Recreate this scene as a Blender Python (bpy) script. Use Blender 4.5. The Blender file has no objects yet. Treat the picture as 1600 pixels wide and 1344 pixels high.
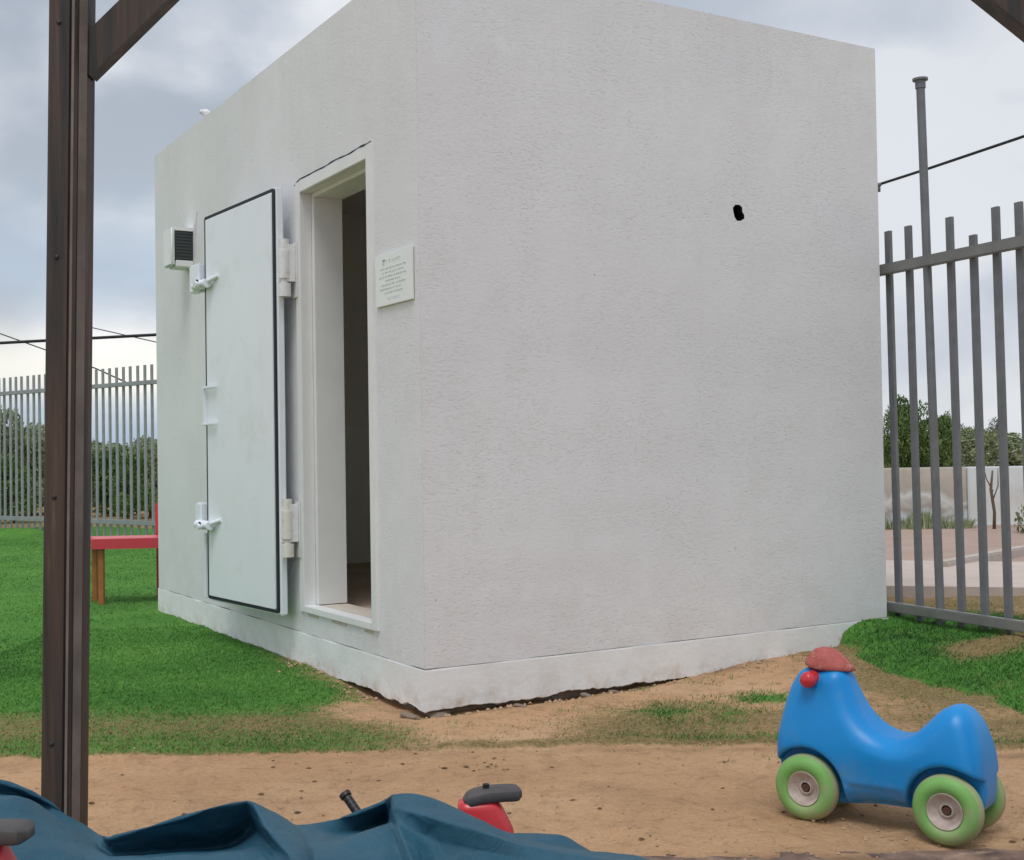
import bpy, bmesh, math, random
import numpy as np
from mathutils import Vector, Matrix, noise as mnoise
random.seed(7); rng = np.random.default_rng(11)
S = bpy.context.scene
COL = S.collection
R = math.radians

# ------------------------------------------------------------------ camera
CAM = Vector((0, 0, .98)); FPX = 1957.7; PITCH = .01913; ROLL = .01557
_X = Vector((1, 0, 0)); _F = Vector((0, math.cos(PITCH), math.sin(PITCH))); _U0 = Vector((0, -math.sin(PITCH), math.cos(PITCH)))
_R = _X*math.cos(ROLL) - _U0*math.sin(ROLL); _U = _U0*math.cos(ROLL) + _X*math.sin(ROLL)
cd = bpy.data.cameras.new('camera'); cam = bpy.data.objects.new('camera', cd); COL.objects.link(cam)
cam.matrix_world = Matrix(((_R.x, _U.x, -_F.x, CAM.x), (_R.y, _U.y, -_F.y, CAM.y), (_R.z, _U.z, -_F.z, CAM.z), (0, 0, 0, 1)))
cd.sensor_width = 36; cd.sensor_fit = 'HORIZONTAL'; cd.lens = FPX/1600*36
cd.clip_start = .05; cd.clip_end = 2000
S.camera = cam

# ------------------------------------------------------------------ world, sun, exposure
w = bpy.data.worlds.new('World'); S.world = w; w.use_nodes = True
nt = w.node_tree; nt.nodes.clear()
def N(tree, t, **k):
    n = tree.nodes.new(t)
    for a, b in k.items():
        if a == 'i':
            for q, v in b.items(): n.inputs[q].default_value = v
        else: setattr(n, a, b)
    return n
def L(tree, a, b): tree.links.new(a, b)
def ramp(tree, fac, stops, interp='LINEAR'):
    r = N(tree, 'ShaderNodeValToRGB'); r.color_ramp.interpolation = interp
    e = r.color_ramp.elements
    while len(e) < len(stops): e.new(.5)
    for x, (p, c) in zip(e, stops):
        x.position = p; x.color = (c, c, c, 1) if isinstance(c, (int, float)) else (*c, 1)
    L(tree, fac, r.inputs[0]); return r.outputs[0]
def mixc(tree, f, a, b, mode='MIX'):
    m = N(tree, 'ShaderNodeMix', data_type='RGBA', blend_type=mode)
    for sock, v in ((m.inputs[0], f), (m.inputs[6], a), (m.inputs[7], b)):
        if hasattr(v, 'links'): L(tree, v, sock)
        elif isinstance(v, (int, float)): sock.default_value = v
        else: sock.default_value = (*v, 1)
    return m.outputs[2]
sky = N(nt, 'ShaderNodeTexSky', sky_type='NISHITA', sun_disc=False)
SUN_EL, SUN_AZ = R(66), R(192)          # azimuth clockwise from +Y
sky.sun_elevation = SUN_EL; sky.sun_rotation = SUN_AZ; sky.altitude = 100; sky.dust_density = 2
tc = N(nt, 'ShaderNodeTexCoord')
mp = N(nt, 'ShaderNodeMapping', i={'Location': (3.1, .4, .07), 'Scale': (1, 1, 1.7)}); L(nt, tc.outputs['Generated'], mp.inputs[0])
n1 = N(nt, 'ShaderNodeTexNoise', i={'Scale': 5.6, 'Detail': 7, 'Roughness': .44, 'Distortion': .25}); L(nt, mp.outputs[0], n1.inputs[0])
n2 = N(nt, 'ShaderNodeTexNoise', i={'Scale': 2.1, 'Detail': 3, 'Roughness': .5}); L(nt, mp.outputs[0], n2.inputs[0])
mx = N(nt, 'ShaderNodeMath', operation='MULTIPLY_ADD', i={1: .45}); L(nt, n2.outputs[0], mx.inputs[0])
m2 = N(nt, 'ShaderNodeMath', operation='MULTIPLY', i={1: .55}); L(nt, n1.outputs[0], m2.inputs[0]); L(nt, m2.outputs[0], mx.inputs[2])
K = 10.
cl = ramp(nt, mx.outputs[0], [(.425, (.32, .365, .44)), (.475, (.45, .495, .565)), (.515, (.63, .655, .70)), (.56, (.90, .90, .90))], 'B_SPLINE')
sx_ = N(nt, 'ShaderNodeSeparateXYZ'); L(nt, tc.outputs['Generated'], sx_.inputs[0])
wb_ = N(nt, 'ShaderNodeMath', operation='MULTIPLY_ADD', i={1: .10, 2: -.05}); L(nt, n1.outputs[0], wb_.inputs[0])
el_ = N(nt, 'ShaderNodeMath', operation='ADD'); L(nt, sx_.outputs['Z'], el_.inputs[0]); L(nt, wb_.outputs[0], el_.inputs[1])
wm = N(nt, 'ShaderNodeMapRange', i={1: -.12, 2: -.26, 3: 0., 4: 1.}); L(nt, sx_.outputs['X'], wm.inputs[0])
band = ramp(nt, el_.outputs[0], [(.035, 0.), (.062, .8), (.085, .65), (.108, 0.)], 'B_SPLINE')     # bright gap low in the overcast, in the west
bm1 = N(nt, 'ShaderNodeMath', operation='MULTIPLY'); L(nt, band, bm1.inputs[0]); L(nt, wm.outputs[0], bm1.inputs[1])
low = ramp(nt, el_.outputs[0], [(.0, .75), (.05, .55), (.06, .0), (.105, .0), (.13, .75), (.17, .5), (.22, 0.)], 'LINEAR')
lm1 = N(nt, 'ShaderNodeMath', operation='MULTIPLY'); L(nt, low, lm1.inputs[0]); L(nt, wm.outputs[0], lm1.inputs[1])
cl = mixc(nt, lm1.outputs[0], cl, (.37, .47, .60)); cl = mixc(nt, bm1.outputs[0], cl, (.95, .91, .80))
em = N(nt, 'ShaderNodeMapRange', i={1: -.05, 2: .2, 3: 0., 4: .62}); L(nt, sx_.outputs['X'], em.inputs[0])
cl = mixc(nt, em.outputs[0], cl, (.52, .555, .61))
mk = N(nt, 'ShaderNodeVectorMath', operation='SCALE', i={3: K}); L(nt, cl, mk.inputs[0])
cm = mixc(nt, .93, sky.outputs[0], mk.outputs[0])
bg = N(nt, 'ShaderNodeBackground', i={'Strength': .1}); L(nt, cm, bg.inputs[0])
wo = N(nt, 'ShaderNodeOutputWorld'); L(nt, bg.outputs[0], wo.inputs[0])
sd = bpy.data.lights.new('sun', 'SUN'); sd.energy = 1.3; sd.angle = R(26); sd.color = (1, .985, .965)
so = bpy.data.objects.new('sun', sd); COL.objects.link(so)
sdir = Vector((math.sin(SUN_AZ)*math.cos(SUN_EL), math.cos(SUN_AZ)*math.cos(SUN_EL), math.sin(SUN_EL)))
so.rotation_euler = sdir.to_track_quat('Z', 'Y').to_euler(); so.location = (0, 0, 30)
vs = S.view_settings; vs.view_transform = 'Standard'; vs.look = 'None'; vs.exposure = .26; vs.gamma = 1; vs.use_curve_mapping = False

# ------------------------------------------------------------------ geometry of the place
def ray(px, py): return _F + _R*((px-800)/FPX) - _U*((py-672)/FPX)
def gnd(px, py, z=0.):
    d = ray(px, py); return CAM + d*((z-CAM.z)/d.z)
def at(px, py, Y):
    d = ray(px, py); return CAM + d*(Y/d.y)
def onpl(px, py, P, n):
    d = ray(px, py); return CAM + d*((P-CAM).dot(n)/d.dot(n))
TH = .53854; BC = Vector((-.34562, 4.79918, 0)); BL, BW, BH, BG = 3.757, 2.500, 2.93, .161
LV = Vector((-math.sin(TH), math.cos(TH), 0)); WV = Vector((math.cos(TH), math.sin(TH), 0)); ZV = Vector((0, 0, 1))

# ------------------------------------------------------------------ object helpers
def tag(o, label=None, cat=None, group=None, kind=None):
    for k, v in (('label', label), ('category', cat), ('group', group), ('kind', kind)):
        if v: o[k] = v
    return o
def link(name, me, mat=None, parent=None):
    o = bpy.data.objects.new(name, me); COL.objects.link(o)
    if mat is not None and me is not None and not me.materials: me.materials.append(mat)
    if parent is not None: o.parent = parent
    return o
def empty(name, loc=(0, 0, 0), rz=0):
    o = bpy.data.objects.new(name, None); COL.objects.link(o); o.location = loc; o.rotation_euler = (0, 0, rz); o.empty_display_size = .1
    return o
def obj(name, bm, mat, parent=None, smooth=False, bevel=0, seg=2):
    if bevel:
        bmesh.ops.bevel(bm, geom=[e for e in bm.edges if len(e.link_faces) == 2 and e.calc_face_angle(0) > .6], offset=bevel, segments=seg, affect='EDGES', clamp_overlap=True)
    bmesh.ops.recalc_face_normals(bm, faces=bm.faces)
    me = bpy.data.meshes.new(name); bm.to_mesh(me); bm.free()
    if smooth or bevel:
        me.polygons.foreach_set('use_smooth', [True]*len(me.polygons))
        if bevel or smooth == 'auto': me.set_sharp_from_angle(angle=R(38))
    return link(name, me, mat, parent)
def box(bm, c, s, M=None):
    r = bmesh.ops.create_cube(bm, size=1, matrix=(M or Matrix()) @ Matrix.Translation(c) @ Matrix.Diagonal((*s, 1)))
    return r['verts']
def frame(o, x, y, z):
    return Matrix(((x.x, y.x, z.x, o.x), (x.y, y.y, z.y, o.y), (x.z, y.z, z.z, o.z), (0, 0, 0, 1)))
def cyl(bm, a, b, r, n=16, r2=None):
    a, b = Vector(a), Vector(b); d = b-a
    M = Matrix.Translation((a+b)/2) @ d.to_track_quat('Z', 'Y').to_matrix().to_4x4()
    bmesh.ops.create_cone(bm, cap_ends=True, segments=n, radius1=r, radius2=r if r2 is None else r2, depth=d.length, matrix=M)
def sph(bm, c, s, M=None, n=20):
    bmesh.ops.create_uvsphere(bm, u_segments=n, v_segments=n//2+2, radius=1, matrix=(M or Matrix()) @ Matrix.Translation(c) @ Matrix.Diagonal((*s, 1)))
def tube(bm, pts, r, n=8):
    pts = [Vector(p) for p in pts]; rings = []
    for i, p in enumerate(pts):
        t = (pts[min(i+1, len(pts)-1)] - pts[max(i-1, 0)]).normalized()
        a = t.orthogonal().normalized() if abs(t.z) > .95 else t.cross(ZV).normalized(); b = t.cross(a)
        rr = r[i] if isinstance(r, (list, tuple)) else r
        rings.append([bm.verts.new(p + (a*math.cos(2*math.pi*k/n) + b*math.sin(2*math.pi*k/n))*rr) for k in range(n)])
    for q0, q1 in zip(rings, rings[1:]):
        for k in range(n): bm.faces.new((q0[k], q0[(k+1) % n], q1[(k+1) % n], q1[k]))
    bm.faces.new(rings[0]); bm.faces.new(rings[-1])
def lathe(bm, prof, M, n=40):
    rings = []
    for r, h in prof:
        rings.append([bm.verts.new(M @ Vector((r*math.cos(2*math.pi*k/n), r*math.sin(2*math.pi*k/n), h))) for k in range(n)])
    for q0, q1 in zip(rings, rings[1:]):
        for k in range(n): bm.faces.new((q0[k], q0[(k+1) % n], q1[(k+1) % n], q1[k]))
    return rings
def npmesh(name, V, F):
    me = bpy.data.meshes.new(name); V = np.asarray(V, dtype=np.float32); F = np.asarray(F, dtype=np.int32)
    k = F.shape[1]
    me.vertices.add(len(V)); me.vertices.foreach_set('co', V.ravel())
    me.loops.add(F.size); me.loops.foreach_set('vertex_index', F.ravel())
    me.polygons.add(len(F)); me.polygons.foreach_set('loop_start', np.arange(0, F.size, k, dtype=np.int32))
    me.update(calc_edges=True); me.validate(); return me
def smooth_all(me): me.polygons.foreach_set('use_smooth', [True]*len(me.polygons))

# ------------------------------------------------------------------ materials
def material(name, base, rough=.6, spec=.4, var=None, vscale=4., vdetail=6, bump=0, bscale=60, bdist=.003, bstretch=(1, 1, 1), dirt=None, metallic=0, coat=0, dscale=2.):
    m = bpy.data.materials.new(name); m.use_nodes = True; t = m.node_tree; p = t.nodes['Principled BSDF']
    p.inputs['Roughness'].default_value = rough; p.inputs['Specular IOR Level'].default_value = spec
    p.inputs['Metallic'].default_value = metallic; p.inputs['Coat Weight'].default_value = coat
    g = N(t, 'ShaderNodeTexCoord')
    col = None
    if var:
        n = N(t, 'ShaderNodeTexNoise', i={'Scale': vscale, 'Detail': vdetail, 'Roughness': .6}); L(t, g.outputs['Object'], n.inputs[0])
        col = ramp(t, n.outputs[0], [(.3, base), (.7, var)])
    if dirt:
        n = N(t, 'ShaderNodeTexNoise', i={'Scale': dscale, 'Detail': 9, 'Roughness': .68, 'Distortion': .4}); L(t, g.outputs['Object'], n.inputs[0])
        f = ramp(t, n.outputs[0], [(.54, 0.), (.72, 1.)])
        f2 = N(t, 'ShaderNodeMath', operation='MULTIPLY', i={1: dirt[1]}); L(t, f, f2.inputs[0])
        col = mixc(t, f2.outputs[0], col if col is not None else base, dirt[0])
    if col is not None: L(t, col, p.inputs['Base Color'])
    else: p.inputs['Base Color'].default_value = (*base, 1)
    if bump:
        mp = N(t, 'ShaderNodeMapping', i={'Scale': bstretch}); L(t, g.outputs['Object'], mp.inputs[0])
        n = N(t, 'ShaderNodeTexNoise', i={'Scale': bscale, 'Detail': 4, 'Roughness': .6}); L(t, mp.outputs[0], n.inputs[0])
        b = N(t, 'ShaderNodeBump', i={'Strength': bump, 'Distance': bdist}); L(t, n.outputs[0], b.inputs['Height']); L(t, b.outputs[0], p.inputs['Normal'])
    return m
def m_stucco():
    m = bpy.data.materials.new('stucco'); m.use_nodes = True; t = m.node_tree; p = t.nodes['Principled BSDF']
    p.inputs['Roughness'].default_value = .9; p.inputs['Specular IOR Level'].default_value = .15
    g = N(t, 'ShaderNodeTexCoord'); sp = N(t, 'ShaderNodeSeparateXYZ'); L(t, g.outputs['Object'], sp.inputs[0])
    def nz(sc, de=5, ro=.6, di=0, st=None):
        n = N(t, 'ShaderNodeTexNoise', i={'Scale': sc, 'Detail': de, 'Roughness': ro, 'Distortion': di})
        if st: q = N(t, 'ShaderNodeMapping', i={'Scale': st}); L(t, g.outputs['Object'], q.inputs[0]); L(t, q.outputs[0], n.inputs[0])
        else: L(t, g.outputs['Object'], n.inputs[0])
        return n.outputs[0]
    def mul(x, y):
        q = N(t, 'ShaderNodeMath', operation='MULTIPLY')
        for k, v in enumerate((x, y)):
            if hasattr(v, 'links'): L(t, v, q.inputs[k])
            else: q.inputs[k].default_value = v
        return q.outputs[0]
    # old paint: broad mottling, roller lanes, rain streaks from the roof edge, ochre bloom, splash at the foot
    c = ramp(t, nz(1.1, 7, .62), [(.3, (.72, .73, .755)), (.7, (.785, .80, .82))])
    c = mixc(t, mul(ramp(t, nz(5, 7, .65), [(.45, 0.), (.75, 1.)]), .22), c, (.66, .65, .62))
    c = mixc(t, mul(ramp(t, nz(1.5, 6, .62, 0, (9, 9, .35)), [(.50, 0.), (.70, 1.)]), .05), c, (.60, .585, .545))
    top = ramp(t, sp.outputs['Z'], [(0., 0.), (1., 1.)]); mr = N(t, 'ShaderNodeMapRange', i={1: 2.3, 2: 2.93}); L(t, sp.outputs['Z'], mr.inputs[0])
    c = mixc(t, mul(mul(ramp(t, nz(2.2, 6, .6, 0, (14, 14, .4)), [(.5, 0.), (.68, 1.)]), mr.outputs[0]), .10), c, (.50, .49, .45))
    mb = N(t, 'ShaderNodeMapRange', i={1: .75, 2: .16}); L(t, sp.outputs['Z'], mb.inputs[0])
    c = mixc(t, mul(mul(ramp(t, nz(7, 8, .72), [(.42, 0.), (.7, 1.)]), mb.outputs[0]), .30), c, (.55, .50, .43))
    c = mixc(t, ramp(t, nz(30, 3, .5), [(.735, 0.), (.76, .55)]), c, (.34, .31, .27))
    # sprayed plaster, dragged level: short grooves in patches over a fine grain
    f1 = nz(42, 7, .70, .7, (1, 1, 2.2)); worm = ramp(t, f1, [(.33, 0.), (.48, 1.)])
    patch = ramp(t, nz(2.6, 4, .6), [(.38, .25), (.62, 1.)])
    inv = N(t, 'ShaderNodeMath', operation='SUBTRACT', i={0: 1.}); L(t, worm, inv.inputs[1])
    c = mixc(t, mul(mul(inv.outputs[0], patch), .11), c, (.44, .42, .38))
    L(t, c, p.inputs['Base Color'])
    ad = N(t, 'ShaderNodeMath', operation='MULTIPLY_ADD', i={1: -1.}); L(t, mul(inv.outputs[0], patch), ad.inputs[0]); L(t, mul(nz(170, 3, .6), .5), ad.inputs[2])
    a3 = N(t, 'ShaderNodeMath', operation='MULTIPLY_ADD', i={1: 2.5}); L(t, nz(3.5, 3, .5), a3.inputs[0]); L(t, ad.outputs[0], a3.inputs[2])
    b = N(t, 'ShaderNodeBump', i={'Strength': .42, 'Distance': .004}); L(t, a3.outputs[0], b.inputs['Height']); L(t, b.outputs[0], p.inputs['Normal'])
    return m
def m_plinth():
    m = material('plinth_paint', (.84, .86, .86), .8, .2, (.76, .775, .78), 6, 8, .4, 34, .005, dirt=((.55, .49, .42), .18), dscale=3)
    t = m.node_tree; p = t.nodes['Principled BSDF']; src = p.inputs['Base Color'].links[0].from_socket
    g = N(t, 'ShaderNodeTexCoord'); sp = N(t, 'ShaderNodeSeparateXYZ'); L(t, g.outputs['Object'], sp.inputs[0])
    mb = N(t, 'ShaderNodeMapRange', i={1: .10, 2: .0}); L(t, sp.outputs['Z'], mb.inputs[0])
    n = N(t, 'ShaderNodeTexNoise', i={'Scale': 11., 'Detail': 8, 'Roughness': .7}); L(t, g.outputs['Object'], n.inputs[0])
    q = N(t, 'ShaderNodeMath', operation='MULTIPLY'); L(t, ramp(t, n.outputs[0], [(.45, 0.), (.72, .8)]), q.inputs[0]); L(t, mb.outputs[0], q.inputs[1])
    L(t, mixc(t, q.outputs[0], src, (.46, .33, .22)), p.inputs['Base Color']); return m
M = {}
M['stucco'] = m_stucco()
M['plinth'] = m_plinth()
M['whitemetal'] = material('white_metal_paint', (.83, .875, .93), .36, .5, (.79, .84, .89), 3, 6, .12, 9, .003, dirt=((.66, .67, .66), .5), dscale=4)
M['framewhite'] = material('frame_white', (.80, .81, .81), .5, .4, (.74, .75, .75), 5, 5, .12, 30, .002)
M['hinge'] = material('hinge_paint', (.78, .80, .81), .5, .4, (.72, .735, .74), 20, 4, .2, 60, .002, dirt=((.40, .27, .15), .35), dscale=22)
M['rust'] = material('rusted_paint', (.76, .76, .72), .7, .2, (.70, .67, .60), 30, 4, .3, 80, .002, dirt=((.46, .31, .17), .9), dscale=16)
M['gasket'] = material('rubber', (.022, .028, .036), .6, .3)
M['black'] = material('black_plastic_hole_shade', (.02, .02, .022), .45, .4)
M['inner'] = material('interior_paint', (.82, .82, .74), .8, .2, (.78, .78, .70), 2, 4)
M['wains'] = material('wainscot_paint', (.86, .86, .79), .8, .2)
M['floor'] = material('dusty_floor', (.50, .38, .30), .9, .2, (.60, .48, .39), 5, 6)
M['sill'] = material('worn_sill', (.62, .58, .52), .8, .2, (.52, .44, .36), 12, 6, .3, 50)
M['concrete'] = material('raw_concrete', (.30, .26, .22), .95, .1, (.20, .155, .12), 9, 8, .8, 30, .01)
M['void'] = material('soil_dark', (.06, .045, .032), 1, .05, (.10, .075, .05), 20, 5, .8, 40, .01)
M['plate'] = material('plaque_white', (.80, .84, .82), .3, .5)
M['ink'] = material('faded_ink', (.55, .59, .58), .6, .2)
M['fixgrey'] = material('ribbed_grey', (.05, .06, .06), .6, .4)
M['steel'] = material('galvanised_steel', (.36, .38, .40), .5, .5, (.27, .285, .30), 9, 6, .15, 60, .001, metallic=.25)
M['steelR'] = material('weathered_steel', (.20, .215, .23), .55, .45, (.14, .15, .16), 9, 6, .2, 60, .001, metallic=.2, dirt=((.16, .12, .09), .5), dscale=6)
M['railR'] = material('weathered_rail', (.25, .26, .25), .55, .4, (.18, .185, .18), 6, 6, .2, 60, .001, metallic=.2)
M['wire'] = material('cable', (.03, .032, .037), .6, .3)
M['red'] = material('red_plastic', (.62, .035, .045), .3, .5, (.55, .03, .04), 9, 4)
M['redfade'] = material('faded_red_plastic', (.50, .15, .13), .65, .25, (.36, .07, .06), 30, 7, dirt=((.62, .38, .31), .9), dscale=30)
M['redbench'] = material('red_board', (.62, .05, .07), .45, .4, (.55, .06, .08), 6, 4)
M['pinkbench'] = material('red_table_top', (.72, .13, .15), .35, .5, (.66, .10, .12), 6, 4)
M['woodleg'] = material('varnished_leg', (.42, .17, .05), .5, .4, (.30, .11, .035), 14, 5)
M['blue'] = material('blue_plastic', (.003, .23, .60), .38, .4, (.006, .27, .68), 5, 6, .10, 60, .001, dirt=((.08, .25, .44), .45), dscale=9)
M['green'] = material('green_plastic', (.16, .40, .09), .55, .35, (.22, .46, .14), 12, 5, .1, 60, .001, dirt=((.34, .34, .20), .6), dscale=14)
M['tread'] = material('green_plastic_dusty', (.27, .38, .16), .7, .25, (.38, .38, .24), 14, 6, .2, 80, .001)
M['hub'] = material('cream_hub', (.62, .55, .49), .6, .3, (.38, .30, .26), 30, 6, .1, 80, .001)
M['greyplast'] = material('dark_grey_plastic', (.055, .052, .054), .6, .35, (.10, .09, .088), 20, 5, .15, 90, .001)
M['crack'] = material('dark_joint', (.16, .14, .12), .9, .1)

def dusty(m, col, z0, z1, amt, sc=24.):
    t = m.node_tree; p = t.nodes['Principled BSDF']; src = p.inputs['Base Color'].links[0].from_socket
    g = N(t, 'ShaderNodeTexCoord'); sp = N(t, 'ShaderNodeSeparateXYZ'); L(t, g.outputs['Object'], sp.inputs[0])
    mb = N(t, 'ShaderNodeMapRange', i={1: z1, 2: z0}); L(t, sp.outputs['Z'], mb.inputs[0])
    n = N(t, 'ShaderNodeTexNoise', i={'Scale': sc, 'Detail': 9, 'Roughness': .75}); L(t, g.outputs['Object'], n.inputs[0])
    q = N(t, 'ShaderNodeMath', operation='MULTIPLY'); L(t, ramp(t, n.outputs[0], [(.40, 0.), (.66, amt)]), q.inputs[0]); L(t, mb.outputs[0], q.inputs[1])
    L(t, mixc(t, q.outputs[0], src, col), p.inputs['Base Color'])
    # scratches
    mp = N(t, 'ShaderNodeMapping', i={'Scale': (9, 9, 60), 'Rotation': (.5, .7, 0)}); L(t, g.outputs['Object'], mp.inputs[0])
    k = N(t, 'ShaderNodeTexNoise', i={'Scale': 3., 'Detail': 6, 'Roughness': .7, 'Distortion': .5}); L(t, mp.outputs[0], k.inputs[0])
    f = ramp(t, k.outputs[0], [(.66, 0.), (.70, .35)])
    src = p.inputs['Base Color'].links[0].from_socket
    L(t, mixc(t, f, src, mixc(t, .35, src, (.6, .62, .62))), p.inputs['Base Color'])
dusty(M['blue'], (.30, .25, .20), .0, .20, .55)
dusty(M['green'], (.42, .33, .22), -.09, .06, .7, 30)
dusty(M['tread'], (.46, .34, .22), -.09, .08, .8, 30)
def m_post():
    m = bpy.data.materials.new('dark_stained_post'); m.use_nodes = True; t = m.node_tree; p = t.nodes['Principled BSDF']
    g = N(t, 'ShaderNodeTexCoord')
    mp = N(t, 'ShaderNodeMapping', i={'Scale': (22, 22, 1.1)}); L(t, g.outputs['Object'], mp.inputs[0])
    s = N(t, 'ShaderNodeTexNoise', i={'Scale': 1.6, 'Detail': 7, 'Roughness': .62, 'Distortion': .3}); L(t, mp.outputs[0], s.inputs[0])
    c = ramp(t, s.outputs[0], [(.30, (.018, .018, .019)), (.47, (.042, .034, .030)), (.60, (.074, .046, .034)), (.78, (.13, .10, .085))])
    L(t, c, p.inputs['Base Color']); p.inputs['Roughness'].default_value = .5; p.inputs['Specular IOR Level'].default_value = .4
    b = N(t, 'ShaderNodeBump', i={'Strength': .3, 'Distance': .002}); L(t, s.outputs[0], b.inputs['Height']); L(t, b.outputs[0], p.inputs['Normal'])
    return m
M['post'] = m_post()
M['postedge'] = material('pale_post_edge', (.22, .18, .16), .6, .3, (.12, .095, .085), 8, 7, .3, 40, .001, bstretch=(8, 8, 1))  # paler tone for the narrow strips along the post
def m_tarp():
    m = bpy.data.materials.new('blue_tarpaulin'); m.use_nodes = True; t = m.node_tree; p = t.nodes['Principled BSDF']
    g = N(t, 'ShaderNodeTexCoord')
    a = N(t, 'ShaderNodeTexNoise', i={'Scale': 5, 'Detail': 6, 'Roughness': .6}); L(t, g.outputs['Object'], a.inputs[0])
    c = ramp(t, a.outputs[0], [(.3, (.012, .075, .122)), (.7, (.028, .105, .16))])
    d = N(t, 'ShaderNodeTexNoise', i={'Scale': 14, 'Detail': 9, 'Roughness': .7}); L(t, g.outputs['Object'], d.inputs[0])
    c = mixc(t, ramp(t, d.outputs[0], [(.5, 0.), (.8, .35)]), c, (.075, .12, .15))
    L(t, c, p.inputs['Base Color']); p.inputs['Roughness'].default_value = .5; p.inputs['Specular IOR Level'].default_value = .3
    w1 = N(t, 'ShaderNodeTexNoise', i={'Scale': 900, 'Detail': 1}); L(t, g.outputs['Object'], w1.inputs[0])
    w2 = N(t, 'ShaderNodeTexNoise', i={'Scale': 22, 'Detail': 4, 'Distortion': .8}); L(t, g.outputs['Object'], w2.inputs[0])
    ad = N(t, 'ShaderNodeMath', operation='MULTIPLY_ADD', i={1: 8.}); L(t, w2.outputs[0], ad.inputs[0]); L(t, w1.outputs[0], ad.inputs[2])
    b = N(t, 'ShaderNodeBump', i={'Strength': .6, 'Distance': .0016}); L(t, ad.outputs[0], b.inputs['Height']); L(t, b.outputs[0], p.inputs['Normal'])
    return m
M['tarp'] = m_tarp()
def m_ground():
    m = bpy.data.materials.new('yard_ground'); m.use_nodes = True; t = m.node_tree; p = t.nodes['Principled BSDF']
    p.inputs['Roughness'].default_value = .95; p.inputs['Specular IOR Level'].default_value = .1
    g = N(t, 'ShaderNodeTexCoord')
    def nz(sc, de=6, ro=.6, di=0, st=None):
        n = N(t, 'ShaderNodeTexNoise', i={'Scale': sc, 'Detail': de, 'Roughness': ro, 'Distortion': di})
        if st:
            mp = N(t, 'ShaderNodeMapping', i={'Scale': st}); L(t, g.outputs['Object'], mp.inputs[0]); L(t, mp.outputs[0], n.inputs[0])
        else: L(t, g.outputs['Object'], n.inputs[0])
        return n.outputs[0]
    sand = ramp(t, nz(1.1, 8, .62), [(.3, (.50, .30, .165)), (.52, (.60, .375, .215)), (.72, (.68, .455, .28))])
    sand = mixc(t, ramp(t, nz(16, 8, .7, .3), [(.52, 0.), (.70, .6)]), sand, (.27, .155, .085))
    sand = mixc(t, ramp(t, nz(3.2, 7, .7, .5), [(.5, 0.), (.68, .55)]), sand, (.36, .225, .135))
    sand = mixc(t, ramp(t, nz(90, 5, .7), [(.35, .35), (.55, 0.)]), sand, (.33, .20, .12))
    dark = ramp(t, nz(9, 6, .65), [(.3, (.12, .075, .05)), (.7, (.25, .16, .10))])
    a2 = N(t, 'ShaderNodeAttribute', attribute_name='darkened')
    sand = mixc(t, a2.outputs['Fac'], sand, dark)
    turf = ramp(t, nz(1.6, 6, .6), [(.3, (.075, .21, .038)), (.7, (.135, .32, .062))])
    turf = mixc(t, ramp(t, nz(70, 6, .75, 0, (1, 1, 1)), [(.4, .3), (.62, 0.)]), turf, (.03, .10, .02))
    dry = ramp(t, nz(60, 7, .75), [(.34, (.13, .115, .045)), (.6, (.33, .24, .12))])
    at_ = N(t, 'ShaderNodeAttribute', attribute_name='turf'); ad_ = N(t, 'ShaderNodeAttribute', attribute_name='dry')
    # fine ragged borders: the mask compared with a noise
    def ragged(mask, sc, amp=.5):
        n = nz(sc, 7, .75)
        s = N(t, 'ShaderNodeMath', operation='SUBTRACT', i={1: .5}); L(t, n, s.inputs[0])
        q = N(t, 'ShaderNodeMath', operation='MULTIPLY_ADD', i={1: amp*2}); L(t, s.outputs[0], q.inputs[0]); L(t, mask, q.inputs[2])
        return ramp(t, q.outputs[0], [(.3, 0.), (.7, 1.)])
    c = mixc(t, ragged(ad_.outputs['Fac'], 35, .7), sand, dry)
    c = mixc(t, ragged(at_.outputs['Fac'], 28, .6), c, turf)
    L(t, c, p.inputs['Base Color'])
    h = nz(38, 8, .7); h2 = nz(6, 5, .6)
    q = N(t, 'ShaderNodeMath', operation='MULTIPLY_ADD', i={1: 2.2}); L(t, h2, q.inputs[0]); L(t, h, q.inputs[2])
    b = N(t, 'ShaderNodeBump', i={'Strength': .9, 'Distance': .018}); L(t, q.outputs[0], b.inputs['Height']); L(t, b.outputs[0], p.inputs['Normal'])
    return m
def m_leaf(name, stops, attr='tint'):
    m = bpy.data.materials.new(name); m.use_nodes = True; t = m.node_tree; p = t.nodes['Principled BSDF']
    a = N(t, 'ShaderNodeAttribute', attribute_name=attr)
    L(t, ramp(t, a.outputs['Fac'], stops), p.inputs['Base Color'])
    p.inputs['Roughness'].default_value = .6; p.inputs['Specular IOR Level'].default_value = .25
    return m
M['ground'] = m_ground()
M['grass'] = m_leaf('turf_blades', [(0, (.022, .075, .016)), (.3, (.050, .16, .028)), (.5, (.10, .28, .048)), (.78, (.20, .40, .09)), (.86, (.22, .19, .075)), (1, (.34, .26, .12))])
M['leaf'] = m_leaf('tree_leaves', [(0, (.045, .09, .028)), (.5, (.10, .17, .05)), (1, (.19, .26, .085))])
M['leafolive'] = m_leaf('olive_leaves', [(0, (.15, .19, .095)), (.5, (.26, .305, .17)), (1, (.37, .41, .24))])  # olive leaf colour, lightened and greyed to carry haze over the bushes
M['leafblue'] = m_leaf('far_leaves', [(0, (.035, .060, .055)), (.5, (.055, .085, .075)), (1, (.085, .115, .095))])
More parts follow.
